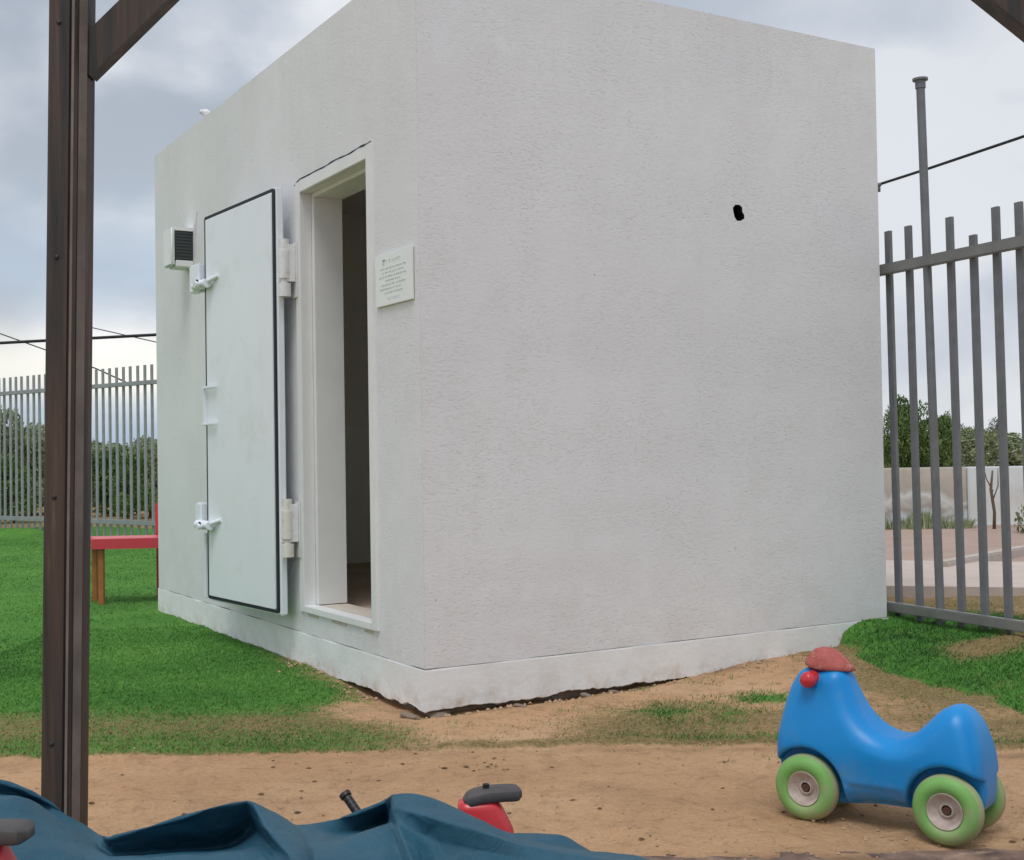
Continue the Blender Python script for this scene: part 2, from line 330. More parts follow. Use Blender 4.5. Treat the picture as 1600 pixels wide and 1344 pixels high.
M['bark'] = material('bark', (.12, .09, .065), .9, .1, (.20, .15, .11), 14, 6, .6, 30, .01)
M['asphalt'] = material('pinkish_road', (.36, .26, .215), .9, .15, (.43, .33, .28), 3, 8, .3, 50, .004)
M['pave'] = material('pavement', (.50, .42, .37), .9, .15, (.58, .50, .45), 5, 8, .3, 50, .004)
M['kerb'] = material('kerb_stone', (.52, .48, .44), .9, .2, (.44, .38, .33), 8, 6, .3, 40, .004)
M['hill'] = material('far_hillside', (.060, .085, .040), 1, .05, (.12, .125, .065), .6, 9, 0)

# ------------------------------------------------------------------ the ground: one sheet, fine near the camera
def sst(a, b, x): 
    t = min(1, max(0, (x-a)/(b-a))); return t*t*(3-2*t)
def fb(x, y, s, o=3): return mnoise.fractal(Vector((x*s, y*s, 3.7)), .6, 2.0, o)
LIP = [gnd(1318, 1030), gnd(1400, 1062), gnd(1500, 1090), gnd(1600, 1122), gnd(1900, 1220)]     # foot of the turf bank on the right
def lipdist(x, y):      # signed distance behind the foot of the bank
    best = 9e9; sg = 1; p = Vector((x, y))
    for a, b in zip(LIP, LIP[1:]):
        a, b = Vector(a[:2]), Vector(b[:2]); d = b-a; t = max(0, min(1, (p-a).dot(d)/d.length_squared)); q = a+d*t
        dd = (p-q).length
        if dd < best: best = dd; sg = 1 if (d.x*(p.y-a.y) - d.y*(p.x-a.x)) > 0 else -1
    return best*sg
def bloc(x, y):
    v = Vector((x, y, 0))-BC; return v.dot(WV), v.dot(LV)
def footdist(x, y):
    u, s = bloc(x, y); du = max(-u, 0, u-BW); ds = max(-s, 0, s-BL)
    return math.hypot(du, ds), u, s
def edgeline(x): return 4.17 + .035*math.sin(x*2.1+.4) + .03*fb(x, 0, 1.7) - .10*sst(.2, 1.2, x)
def zground(x, y):
    z = .006*fb(x, y, .9) + .005*fb(x, y, 4) + (.0055*fb(x, y, 9, 4) - .010*max(0, mnoise.noise(Vector((x*6.5, y*8, 1.5)))-.28) if y < 8 else 0)
    z += .016*sst(-.02, .05, y-edgeline(x))
    d, u, s = footdist(x, y)
    ld = lipdist(x, y) if x > .9 and y > 3 else -1
    k = 0
    if x > .9 and ld > 0:
        wdt = .10 + .45*sst(1.5, 2.0, x)
        k = sst(-.02, wdt, ld)*(.125+.02*sst(2, 2.6, x)) + .02*math.exp(-((ld-wdt)/.12)**2)*(1+fb(x, y, 3))
    if u > 1.0 and s < 0: k = max(k, .04*sst(1.0, 2.3, u)*math.exp(-(d/.5)**2))
    if y > 8 and x > 0: k = max(k, .13)
    # behind the building the yard climbs to the level of the street
    k = max(k, .13*sst(5.6, 6.6, y)*sst(.9, 1.7, x)*(1 if ld > 0 else 0))
    z += k
    # washed-out hollow along the near corner of the building
    if d < .6:
        along = -s if False else 0
        h = 0
        if s <= .1 and u < 1.6: h = .042*(1-sst(.9, 1.6, u))
        if u <= .1 and s < 1.2: h = max(h, .042*(1-sst(.35, 1.1, s)))
        z -= h*math.exp(-(d/.13)**2)
    # far left: rumpled end of the turf at the fence
    z += .10*math.exp(-((y-16.4-.25*math.sin(x*1.3))/.35)**2)*sst(-3.5, -6, x)*(1+.5*fb(x, y, 1.2))
    return z
def axis(parts):
    out = []
    for a, b, n in parts: out += list(np.linspace(a, b, n, endpoint=False))
    out.append(parts[-1][1]); return np.array(out)
xs = axis([(-600, -60, 8), (-60, -12, 20), (-12, -4, 60), (-4, 3.2, 300), (3.2, 12, 60), (12, 60, 20), (60, 600, 8)])
ys = axis([(-20, 0, 8), (0, 2.6, 20), (2.6, 7.2, 210), (7.2, 20, 110), (20, 60, 24), (60, 900, 10)])
def blob(x, y, c, rx, ry): return math.exp(-((x-c[0])/rx)**2 - ((y-c[1])/ry)**2)
G = lambda px, py, z=0.: gnd(px, py, z)
P_sand1, P_dry1, P_dry2 = G(590, 1105), G(390, 1130), G(30, 1140)
P_tuft1, P_tuft2, P_sandR, P_sandR2 = G(1195, 1098), G(1060, 1120), G(1560, 1003, .14), G(1580, 1078, .03)
def masks(x, y):
    """turf cover, dry cover, darker soil with painted edge shadow: 0..1"""
    e = y-edgeline(x); d, u, s = footdist(x, y); n = fb(x, y, 1.1); n4 = fb(x, y, 4.5)
    turf = dry = darkened = 0.
    if e > -.02:
        behind = sst(-.02, .03, e)
        # the left lawn
        lx = -.22-.30*max(0, y-4.3)
        left = 1-sst(-.45, .10, x-lx+.18*n)
        turf = left*(.58+.42*sst(.25, .9, e+.35*n))
        dry = left*.9
        turf -= .75*blob(x, y, P_sand1, .22, .30)*(1+.5*n4); dry -= .9*blob(x, y, P_sand1, .20, .26)
        turf -= .40*blob(x, y, P_dry1, .45, .28); turf -= .40*blob(x, y, P_dry2, .35, .22)
        # the worn middle in front of the right wall
        mid = sst(-.15, .5, x)*(1-sst(2.0, 3.0, x))
        front = 1-sst(.30, .75, e+.25*n)
        dry = max(dry, mid*(.25+.50*front+.35*n))
        dry = max(dry, .62*blob(x, y, P_tuft2, .45, .30))
        turf = max(turf, .68*blob(x, y, P_tuft1, .17, .13)+.12*n4, .42*blob(x, y, P_tuft2, .35, .2)+.2*n4)
        turf = max(turf, (.38*front*mid*sst(0, .08, e)*(1-sst(.08, .2, e))))
        # band of dry growth right of the toy
        dry = max(dry, sst(.9, 1.5, x)*.55*(1+.6*n))
        # along the very edge a fringe of growth
        dry = max(dry, .8*(1-sst(.04, .14, e))*sst(-1.2, .2, x))
        turf *= behind; dry *= behind
        if x > .9:
            ld = lipdist(x, y)
            bank = sst(-.04, .06, ld+.05*n4)*(1-sst(.62, .95, ld+.2*n))
            if x > .9 and (s < 0 or u > BW): turf = max(turf, bank*1.0)
            turf -= 1.1*blob(x, y, P_sandR, .35, .18)*sst(1.7, 1.95, x)
            turf -= .35*blob(x, y, P_sandR2, .14, .08)
            if ld > .3 and u > BW-.1: turf = max(turf, .95*(1-sst(.35, .6, math.hypot(x-1.95, y-5.95))))
    if y > 8 and x > 0: turf = 0; dry = .15
    if s > BL and x < 1.5: turf = 1
    if y > 17.6: turf = 0; dry = .8
    if y > 17 and x < 0: turf *= 1-sst(17., 17.4, y)
    darkened = .55*math.exp(-(d/.10)**2)*(1 if (u < 1.7 and s < 1.4) else 0)*(.6+n4)  # darker soil close to the building foot
    darkened = max(darkened, .8*(1-sst(2.98, 3.12, y+.06*n4))*sst(-.2, .2, x))  # darker soil beside the timber edging
    darkened = max(darkened, .35*math.exp(-((e+.035)/.03)**2)*sst(-.6, .4, x)*(.5+1.2*max(0, n4+.2)))  # thin shadow below the turf edge, painted into the ground colour
    c = lambda v: max(0., min(1., v))
    return c(turf), c(dry), c(darkened)
V = np.zeros((len(ys)*len(xs), 3), np.float32); mt = np.zeros((len(V), 3), np.float32); i = 0
for y in ys:
    for x in xs:
        near = abs(x) < 13 and 0 < y < 21
        if near: V[i] = (x, y, zground(x, y)); mt[i] = masks(x, y)
        else: V[i] = (x, y, .13*sst(0, 3, x) if y > 8 else 0); mt[i] = (0, .6, 0)
        i += 1
nx, ny = len(xs), len(ys); a = np.arange(nx*ny).reshape(ny, nx)
F = np.stack([a[:-1, :-1].ravel(), a[:-1, 1:].ravel(), a[1:, 1:].ravel(), a[1:, :-1].ravel()], 1)
# ground under the building is left out so that the washed-out edge opens on a real gap
cx_ = V[F].mean(1); uu = (cx_[:, 0]-BC.x)*WV.x+(cx_[:, 1]-BC.y)*WV.y; ss = (cx_[:, 0]-BC.x)*LV.x+(cx_[:, 1]-BC.y)*LV.y
gm = npmesh('ground', V, F); smooth_all(gm)
for k, nm in enumerate(('turf', 'dry', 'darkened')):
    at_ = gm.attributes.new(nm, 'FLOAT', 'POINT'); at_.data.foreach_set('value', mt[:, k].copy())
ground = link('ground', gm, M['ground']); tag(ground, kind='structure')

# ------------------------------------------------------------------ street beyond the right fence
def sheet(name, pts, z, mat, th=.0):
    bm = bmesh.new(); vs_ = [bm.verts.new((p[0], p[1], z)) for p in pts]; f = bm.faces.new(vs_)
    if th:
        r = bmesh.ops.extrude_face_region(bm, geom=[f]); bmesh.ops.translate(bm, verts=[v for v in r['geom'] if isinstance(v, bmesh.types.BMVert)], vec=(0, 0, -th))
    return obj(name, bm, mat)
zs = .185
pv = sheet('pavement', [(1.98, 7.0), (4.6, 6.3), (9, 5.6), (9, 7.35), (4.9, 7.8), (2.0, 8.75)], zs+.03, M['pave'], .1); tag(pv, kind='structure')
kb = [G(1395, 908, zs), G(1470, 893, zs), G(1540, 879, zs), G(1600, 867, zs), G(1700, 850, zs)]
rd = sheet('road', [(2.0, 8.0), (4.0, 8.0), (12, 7.6), (12, 12.0), (2.0, 12.2)], zs+.004, M['asphalt']); tag(rd, kind='structure')
bm = bmesh.new()
for a_, b_ in zip(kb[1:], kb[2:]):
    d = (b_-a_); m_ = frame((a_+b_)/2, d.normalized(), ZV.cross(d.normalized()), ZV); box(bm, (0, 0, .03), (d.length+.01, .09, .07), m_)
kbo = obj('kerb', bm, M['kerb'], bevel=.01); tag(kbo, kind='structure')

# ------------------------------------------------------------------ the white shelter building
B = empty('shelter_building', BC, TH)      # local: +x along the right wall, +y along the door wall, z up
tag(B, 'small white stucco building with an open doorway and folded-back white steel door', 'building')
IN = .013; T = .185
O0, O1, OZ0, OZ1 = .435, 1.225, .262, 2.235       # doorway opening along the door wall
def lbox(x0, x1, y0, y1, z0, z1, bm): box(bm, ((x0+x1)/2, (y0+y1)/2, (z0+z1)/2), (x1-x0, y1-y0, z1-z0))
zb = BG-.02
# door wall, a real opening cut in it
def wall_with_hole(outer, inner, thick, mat, name, axis_x, flip):
    """outer, inner: 2D loops (s, z); makes a slab with the inner loop cut through to thick"""
    pass
bm = bmesh.new()
def slab_ring(bm, s0, s1, z0, z1, a0, a1, b0, b1, x0, x1):
    # slab in the plane (y=s, z) with rectangular hole, from x0 to x1
    def loop(x, r): return [bm.verts.new((x, s, z)) for s, z in ((r[0], r[2]), (r[1], r[2]), (r[1], r[3]), (r[0], r[3]))]
    o0, i0, o1, i1 = (loop(x, r) for x, r in ((x0, (s0, s1, z0, z1)), (x0, (a0, a1, b0, b1)), (x1, (s0+T, s1, z0, z1)), (x1, (a0, a1, b0, b1))))
    for k in range(4):
        j = (k+1) % 4
        bm.faces.new((o0[k], o0[j], i0[j], i0[k])); bm.faces.new((o1[k], o1[j], i1[j], i1[k]))
        bm.faces.new((o0[k], o0[j], o1[j], o1[k])); bm.faces.new((i0[k], i0[j], i1[j], i1[k]))
slab_ring(bm, 0, BL, zb, BH, O0, O1, OZ0, OZ1, 0, T)
obj('wall', bm, M['stucco'], B)['label'] = 'stucco wall with the doorway cut through it'
# right-hand wall: outer skin with a small broken hole and a pocket behind it
bm = bmesh.new()
hc = (1.607, 2.052); hl = [(-.030, .018), (-.016, .034), (.006, .036), (.022, .026), (.024, .004), (.034, -.010), (.034, -.026), (.014, -.038), (-.006, -.040), (-.020, -.026), (-.026, -.006)]
sk = .0
out = [(.0004, zb), (BW, zb), (BW, BH), (.0004, BH)]
ov = [bm.verts.new((x, sk, z)) for x, z in out]; hv = [bm.verts.new((hc[0]+x*1.05, sk, hc[1]+z*.98)) for x, z in hl]
ed = [bm.edges.new((ov[k], ov[(k+1) % 4])) for k in range(4)] + [bm.edges.new((hv[k], hv[(k+1) % len(hv)])) for k in range(len(hv))]
bmesh.ops.triangle_fill(bm, use_beauty=True, edges=ed)
hb = [bm.verts.new((hc[0]+x*1.15, sk+.11, hc[1]+z*1.05)) for x, z in hl]
for k in range(len(hv)):
    j = (k+1) % len(hv); bm.faces.new((hv[k], hv[j], hb[j], hb[k]))
bm.faces.new(hb)
ob = [bm.verts.new((x+(T if x < 1 else 0), T, z)) for x, z in out]
for k in range(4): bm.faces.new((ov[k], ov[(k+1) % 4], ob[(k+1) % 4], ob[k]))
bm.faces.new(ob)
o = obj('wall', bm, M['stucco'], B); o['label'] = 'blank stucco side wall with one small broken hole'
for f in o.data.polygons:
    if f.center.y > .02 and f.center.y < .2 and abs(f.center.x-hc[0]) < .1 and abs(f.center.z-hc[1]) < .1: f.material_index = 1
o.data.materials.append(M['black'])  # black pocket faces stand in for the shade inside the hole
# corner return of the side wall (keeps the two stuccos apart at the arris)
WY0, WY1, WZ0, WZ1 = .60, 1.60, 1.22, 2.15      # unseen opening added in the far long wall to light the room
def around(bm, x0, x1, y0, y1, z0, z1):
    lbox(x0, x1, y0, WY0, z0, z1, bm); lbox(x0, x1, WY1, y1, z0, z1, bm); lbox(x0, x1, WY0, WY1, z0, WZ0, bm); lbox(x0, x1, WY0, WY1, WZ1, z1, bm)
bm = bmesh.new(); lbox(T+.001, BW-T, BL-T, BL, zb, BH, bm); obj('wall', bm, M['stucco'], B)['label'] = 'stucco rear end wall'
bm = bmesh.new(); around(bm, BW-T, BW, T+.001, BL, zb, BH); obj('wall', bm, M['stucco'], B)['label'] = 'stucco far long wall with an unseen opening added to light the room'
bm = bmesh.new(); lbox(T+.002, BW-T-.002, T+.002, BL-T-.002, BH-.28, BH-.02, bm); obj('roof', bm, M['plinth'], B)
bm = bmesh.new(); lbox(T+.002, BW-T-.002, T+.002, BL-T-.002, .10, .255, bm); obj('floor', bm, M['floor'], B)
# inner faces
bm = bmesh.new()
around(bm, BW-T-.012, BW-T-.002, T+.01, BL-T-.01, .256, BH-.29); lbox(T+.01, BW-T-.02, BL-T-.012, BL-T-.002, .256, BH-.29, bm)
lbox(T+.01, BW-T-.02, T+.003, T+.012, .256, BH-.29, bm); lbox(T+.01, BW-T-.02, T+.02, BL-T-.02, BH-.30, BH-.285, bm)
obj('lining', bm, M['inner'], B)
bm = bmesh.new(); lbox(BW-T-.019, BW-T-.0125, T+.02, BL-T-.02, .257, 1.18, bm); lbox(T+.02, BW-T-.03, BL-T-.019, BL-T-.0125, .257, 1.18, bm)
lbox(T+.02, BW-T-.03, T+.0125, T+.019, .257, 1.18, bm); obj('wainscot', bm, M['wains'], B)
# plinth: proud band with a ragged, chipped foot
def ragged_band(pts, z0, z1, depth, mat, name, amp):
    bm = bmesh.new(); n = len(pts); rows = []
    for k, (x, y, nx_, ny_) in enumerate(pts):
        q = mnoise.fractal(Vector((k*.075, 1.3, 0)), .6, 2., 4); jit = amp(x, y)*(q*.9 + .12*random.uniform(-1, 1))
        o_ = .0015*mnoise.noise(Vector((x*6, y*6, 0)))
        rows.append([bm.verts.new(v) for v in ((x+nx_*(-.001), y+ny_*(-.001), z1-.0035), (x+nx_*depth*.8, y+ny_*depth*.8, z1-.001), (x+nx_*(depth+o_), y+ny_*(depth+o_), z1-.007), (x+nx_*(depth+o_*2), y+ny_*(depth+o_*2), (z0+z1)/2), (x+nx_*(depth+.001), y+ny_*(depth+.001), z0+.004+max(-.004, jit)), (x+nx_*(depth-.008), y+ny_*(depth-.008), z0+max(-.012, jit)), (x-nx_*.06, y-ny_*.06, z0+.01+max(-.004, jit)))])
    for r0, r1 in zip(rows, rows[1:]):
        for j in range(6): bm.faces.new((r0[j], r1[j], r1[j+1], r0[j+1]))
    return obj(name, bm, mat, B)
def amp(x, y):
    if y <= .05: return .011*(1-sst(1.2, 1.9, x))*sst(-.1, .02, x)+.003
    if x <= .05: return .012*(1-sst(.8, 1.9, y))+.003
    return 0
pd = .0045; pts = []
for y in np.linspace(BL+pd, 0, 260): pts.append((0, y, -1, 0))
pts[-1] = (0, 0, -1, -1)
for x in np.linspace(0, BW+pd, 200)[1:]: pts.append((x, 0, 0, -1))
ragged_band(pts, .0, BG, pd, M['plinth'], 'plinth', amp)
bm = bmesh.new(); lbox(.004, BW-.004, BL-.02, BL+pd, -.1, BG-.001, bm); lbox(BW-.02, BW+pd, .0, BL, -.1, BG, bm); obj('plinth', bm, M['plinth'], B)
# groove under the render, dark hairline
bm = bmesh.new()
tube(bm, [(-.0015, y, BG+.0005+.002*mnoise.noise(Vector((y*9, 0, 0)))) for y in np.linspace(BL, 0, 120)] + [(x, -.0015, BG+.0005+.0025*mnoise.noise(Vector((x*9, 5, 0)))) for x in np.linspace(0, BW, 90)], [.0004+.0042*max(0, mnoise.noise(Vector((k*.13, 2, 7)))+.12) for k in range(210)], 5)
obj('groove', bm, M['crack'], B)
# footing recessed under the plinth: raw concrete and dark soil
bm = bmesh.new(); lbox(.05, BW-.05, .05, BL-.05, -.12, .09, bm)
bmesh.ops.subdivide_edges(bm, edges=bm.edges, cuts=14, use_grid_fill=True)
for v in bm.verts:
    q = mnoise.noise_vector(v.co*6); v.co += q*.012
obj('footing', bm, M['concrete'], B)
# door frame: white steel surround, slightly proud, with a deep reveal
bm = bmesh.new()
def ring(bm, x0, x1, a0, a1, b0, b1, ws, wt, wb):
    lbox(x0, x1, a0-ws, a0, b0-wb, b1+wt, bm); lbox(x0, x1, a1, a1+ws, b0-wb, b1+wt, bm)
    lbox(x0, x1, a0, a1, b1, b1+wt, bm); lbox(x0, x1, a0, a1, b0-wb, b0, bm)
E0, E1, EZ0, EZ1 = O0+.028, O1-.012, OZ0+.03, OZ1-.018
ring(bm, -.012, .048, E0, E1, EZ0, EZ1, .055, .055, .032)
fr = obj('door_frame', bm, M['framewhite'], B, bevel=.003)
bm = bmesh.new()                                # rebate and inner reveal, a step narrower
lbox(.0485, T+.008, E1+.002-.03, E1+.03, EZ0, EZ1+.02, bm); lbox(.0485, T+.008, E0-.03, E0+.028, EZ0, EZ1+.02, bm); lbox(.0485, T+.008, E0+.028, E1-.028, EZ1-.02, EZ1+.02, bm)
obj('reveal', bm, M['framewhite'], fr, bevel=.002)
bm = bmesh.new(); lbox(.0, T+.008, E0-.001, E1+.001, OZ0-.02, EZ0-.004, bm)
bmesh.ops.subdivide_edges(bm, edges=bm.edges, cuts=6, use_grid_fill=True)
for v in bm.verts: v.co += mnoise.noise_vector(v.co*12)*.003
obj('sill', bm, M['sill'], B, smooth='auto')
bm = bmesh.new()                                # open joint above the frame
zt = EZ1+.055
tube(bm, [(-.010, s, zt+.006+.006*mnoise.noise(Vector((s*7, 3, 1)))+.02*sst(1.2, 1.3, s)*-1) for s in np.linspace(E0-.05, E1+.065, 40)], [.003+.0025*mnoise.noise(Vector((k*.4, 0, 9))) for k in range(40)], 6)
obj('joint', bm, M['gasket'], B)
# door leaf, swung right back: hinge edge near the doorway, free edge further from the wall
DHs = 1.31; DO = -.055; ang = R(4.6)
D = bpy.data.objects.new('door', None)
dl = .873; dz0, dz1 = .240, 2.256
# leaf local: x outward normal (towards viewer), y along leaf, z up
DM = Matrix.Translation((DO, DHs, 0)) @ Matrix.Rotation(ang, 4, 'Z')
def dobj(name, bm, mat, parent, **k):
    bm.transform(DM); return obj(name, bm, mat, parent, **k)
bm = bmesh.new(); lbox(-.035, .002, 0, dl, dz0, dz1, bm)
door = dobj('door', bm, M['whitemetal'], B, bevel=.006); door['label'] = 'white steel door leaf folded back against the wall'
def rounded_rect(y0, y1, z0, z1, r, n=5):
    p = []
    for cy, cz, a0 in ((y1-r, z0+r, -90), (y1-r, z1-r, 0), (y0+r, z1-r, 90), (y0+r, z0+r, 180)):
        for k in range(n+1):
            a_ = R(a0+90*k/n); p.append((cy+r*math.cos(a_), cz+r*math.sin(a_)))
    return p
bm = bmesh.new(); rr = rounded_rect(.008, dl-.003, dz0+.010, dz1-.006, .016); ri = rounded_rect(.008+.021, dl-.003-.022, dz0+.010+.013, dz1-.006-.013, .008)
lo = [[bm.verts.new((x, y, z)) for y, z in l] for x, l in ((-.0352, rr), (-.044, rr), (-.044, ri), (-.0352, ri))]
for q0, q1 in zip(lo, lo[1:]):
    for k in range(len(q0)): j = (k+1) % len(q0); bm.faces.new((q0[k], q0[j], q1[j], q1[k]))
dobj('gasket', bm, M['gasket'], door, smooth='auto')
bm = bmesh.new(); pi = [(y, z) for y, z in rounded_rect(.0305, dl-.0265, dz0+.0245, dz1-.0205, .008)]
a_ = [bm.verts.new((-.0352, y, z)) for y, z in pi]; b_ = [bm.verts.new((-.048, .5*dl+(y-.5*dl)*.992, 1.25+(z-1.25)*.996)) for y, z in pi]
for k in range(len(a_)): j = (k+1) % len(a_); bm.faces.new((a_[k], a_[j], b_[j], b_[k]))
bm.faces.new(b_); dobj('panel', bm, M['whitemetal'], door, smooth='auto')
for zc, bl_, bh_ in ((1.90, .125, .15), (.645, .08, .14)):         # sliding bolts that run past the free edge
    bm = bmesh.new(); box(bm, (-.052, dl+.008+bl_/2, zc+.035), (.05, bl_, bh_)); b1 = dobj('bolt_block', bm, M['whitemetal'], door, bevel=.008)
    bm = bmesh.new(); cyl(bm, (-.075, dl-.12, zc-.01), (-.075, dl+.05, zc-.01), .024, 20); cyl(bm, (-.105, dl-.07, zc-.012), (-.130, dl-.075, zc-.016), .016, 14)
    cyl(bm, (-.070, dl-.12, zc+.0), (-.045, dl-.20, zc+.02), .012, 10)
    dobj('bolt', bm, M['whitemetal'], b1, smooth='auto')
    bm = bmesh.new(); cyl(bm, (-.112, dl-.075, zc), (-.118, dl-.076, zc), .010, 10); dobj('screw', bm, M['gasket'], b1)
bm = bmesh.new(); box(bm, (-.04, dl+.03, .42), (.012, .03, .34)); dobj('drop_bar', bm, M['whitemetal'], door, bevel=.003)
bm = bmesh.new()                                 # pull handle: square bow
for zc in (1.35, 1.16): box(bm, (-.065, dl-.090, zc), (.014, .16, .014))
box(bm, (-.052, dl-.012, 1.255), (.014, .034, .206)); dobj('handle', bm, M['whitemetal'], door, bevel=.003)
for k, (z0, z1) in enumerate(((1.735, 1.985), (.515, .765))):
    hg = empty('hinge'); hg.parent = B
    y = 1.275
    bm = bmesh.new(); lbox(-.016, -.0125, y-.035, y+.035, z0-.005, z1+.01, bm); lbox(-.060, -.0165, y-.016, y+.028, z0+.07, z1-.005, bm); obj('bracket', bm, M['hinge'], hg, bevel=.004)
    bm = bmesh.new(); cyl(bm, (-.062, y+.006, z0+.085), (-.062, y+.006, z1-.035), .027, 20); cyl(bm, (-.062, y+.006, z0), (-.062, y+.006, z0+.062), .029, 20); cyl(bm, (-.062, y+.006, z0+.06), (-.062, y+.006, z0+.09), .017, 16); cyl(bm, (-.062, y+.006, z1-.04), (-.062, y+.006, z1+.02), .021, 16)
    obj('knuckle', bm, M['hinge'] if k == 0 else M['rust'], hg, smooth='auto')
    bm = bmesh.new(); box(bm, (-.072, y+.035, (z0+z1)/2+.02), (.022, .05, z1-z0-.09)); obj('hinge_arm', bm, M['hinge'], hg, bevel=.004)

# plaque by the doorway
pq = empty('plaque', BC + LV*.21 + ZV*1.69, TH)
tag(pq, 'small white printed plaque screwed to the stucco right of the doorway', 'sign')
bm = bmesh.new(); lbox(-.012, -.003, -.168, .168, -.105, .104, bm); obj('plate', bm, M['plate'], pq, bevel=.002)
bm = bmesh.new(); bm2 = bmesh.new()
def dash(bm, s0, s1, z, h): lbox(-.0132, -.0122, -s1, -s0, z-h/2, z+h/2, bm)      # s from left (view) = +y
def textline(bm, s0, s1, z, h, seed):
    r_ = random.Random(seed); s = s0
    while s < s1-.006:
        wl = r_.uniform(.012, .034); e_ = min(s+wl, s1); c_ = s
        while c_ < e_-.003:
            k = r_.choice((0, 1, 2)); w_ = h*.75
            if k != 2: dash(bm, c_, c_+.0012*h/.006, z, h)
            if k != 1: dash(bm, c_, c_+w_, z+h*.42, h*.2)
            if k == 2: dash(bm, c_+w_*.8, c_+w_, z, h)
            c_ += w_+h*.3
        s = e_+h*.9
textline(bm2, -.035, .075, .070, .013, 1)
lp = [(-.0135, -(-.075+.018*math.cos(a_)), .072+.010*math.sin(a_)) for a_ in np.linspace(.3, 4.2, 14)]; tube(bm2, lp, .0022, 6)
for k, (a0, a1) in enumerate(((-.12, .12), (-.10, .10), (-.13, .12), (-.07, .07), (-.11, .12), (-.12, .08), (-.08, .09))): textline(bm, a0, a1, .043-.0165*k, .0065, 10+k)
textline(bm2, -.05, .05, -.080, .010, 30)
tag(obj('print', bm, M['ink'], pq), kind='stuff'); tag(obj('heading', bm2, M['ink'], pq), kind='stuff')

# boxed fixture on the wall left of the door
fx = empty('wall_fixture', BC + LV*3.0 + ZV*2.225, TH)
tag(fx, 'white square plate over a dark ribbed box, high on the wall by the door', 'wall fixture')
bm = bmesh.new(); lbox(-.110, -.001, -.065, .065, -.085, .085, bm); obj('housing', bm, M['fixgrey'], fx, bevel=.004)
for k in range(9):
    bm = bmesh.new(); lbox(-.105, -.012, -.0695, -.0653, -.078+.0185*k, -.070+.0185*k, bm); obj('rib', bm, M['fixgrey'], fx)
bm = bmesh.new(); lbox(-.138, -.1105, -.08, .08, -.125, .112, bm); obj('cover_plate', bm, M['plate'], fx, bevel=.014, seg=3)
bm = bmesh.new(); lbox(-.105, -.001, -.072, .072, -.125, -.0865, bm); obj('bracket', bm, M['framewhite'], fx, bevel=.004)
bm = bmesh.new(); lbox(-.105, -.001, -.072, .072, .0865, .108, bm); tube(bm, [(-.004, -.12, .06), (-.012, -.14, .12), (-.004, -.15, .19)], .004, 6); obj('hood', bm, M['framewhite'], fx)

# little camera on the roof edge
rc = empty('roof_camera', BC + LV*2.80 + WV*.05 + ZV*BH, TH)
rc.scale = (.8, .8, .75); tag(rc, 'tiny white round-headed fitting standing on the roof edge above the steel door', 'camera')
bm = bmesh.new(); cyl(bm, (0, 0, 0), (0, 0, .05), .008, 10); cyl(bm, (0, 0, -.001), (0, 0, .008), .025, 14); obj('stand', bm, M['fixgrey'], rc, smooth='auto')
bm = bmesh.new(); sph(bm, (-.01, 0, .07), (.035, .028, .03)); cyl(bm, (-.01, -.01, .07), (-.055, -.03, .068), .018, 14); obj('housing', bm, M['framewhite'], rc, smooth=True)

# ------------------------------------------------------------------ fences
def fence(name, label, A, Bp, n0, n1, bar_sp, z0, zt_f, rails, mat, railmat, wbar, lean):
    d = (Bp-A); d.z = 0; d.normalize(); nrm = ZV.cross(d)
    rt = empty(name, (A.x, A.y, z0)); tag(rt, label, 'fence')
    rt.rotation_euler = (0, 0, math.atan2(d.y, d.x))
    cache = {}
    for k in range(n0, n1):
        top = zt_f(k)
        if top is None: continue
        key = round(top, 3)
        if key not in cache:
            bm = bmesh.new(); hh = top-(-.03)
            prof = [(-wbar/2, -.009), (wbar/2, -.009), (wbar/2, .009), (wbar/2-.005, .009), (wbar/2-.005, -.004), (-wbar/2+.005, -.004), (-wbar/2+.005, .009), (-wbar/2, .009)]
            lo = [[bm.verts.new((x, y, z)) for x, y in prof] for z in (-.03, top)]
            for j in range(8): i_ = (j+1) % 8; bm.faces.new((lo[0][j], lo[0][i_], lo[1][i_], lo[1][j]))
            bm.faces.new(lo[0]); bm.faces.new(lo[1]); bmesh.ops.recalc_face_normals(bm, faces=bm.faces)
            me = bpy.data.meshes.new('bar'); bm.to_mesh(me); bm.free(); me.materials.append(mat); cache[key] = me
        o = bpy.data.objects.new('bar', cache[key]); COL.objects.link(o); o.parent = rt
        o.location = (k*bar_sp + random.uniform(-.003, .003), 0, 0); o.rotation_euler = (0, lean+random.uniform(-.002, .002), 0)
    for zr, hr in rails:
        bm = bmesh.new(); box(bm, ((n0+n1-1)/2*bar_sp, -.030, zr), ((n1-n0)*bar_sp, .038, hr)); obj('rail', bm, railmat, rt, bevel=.004)
    return rt
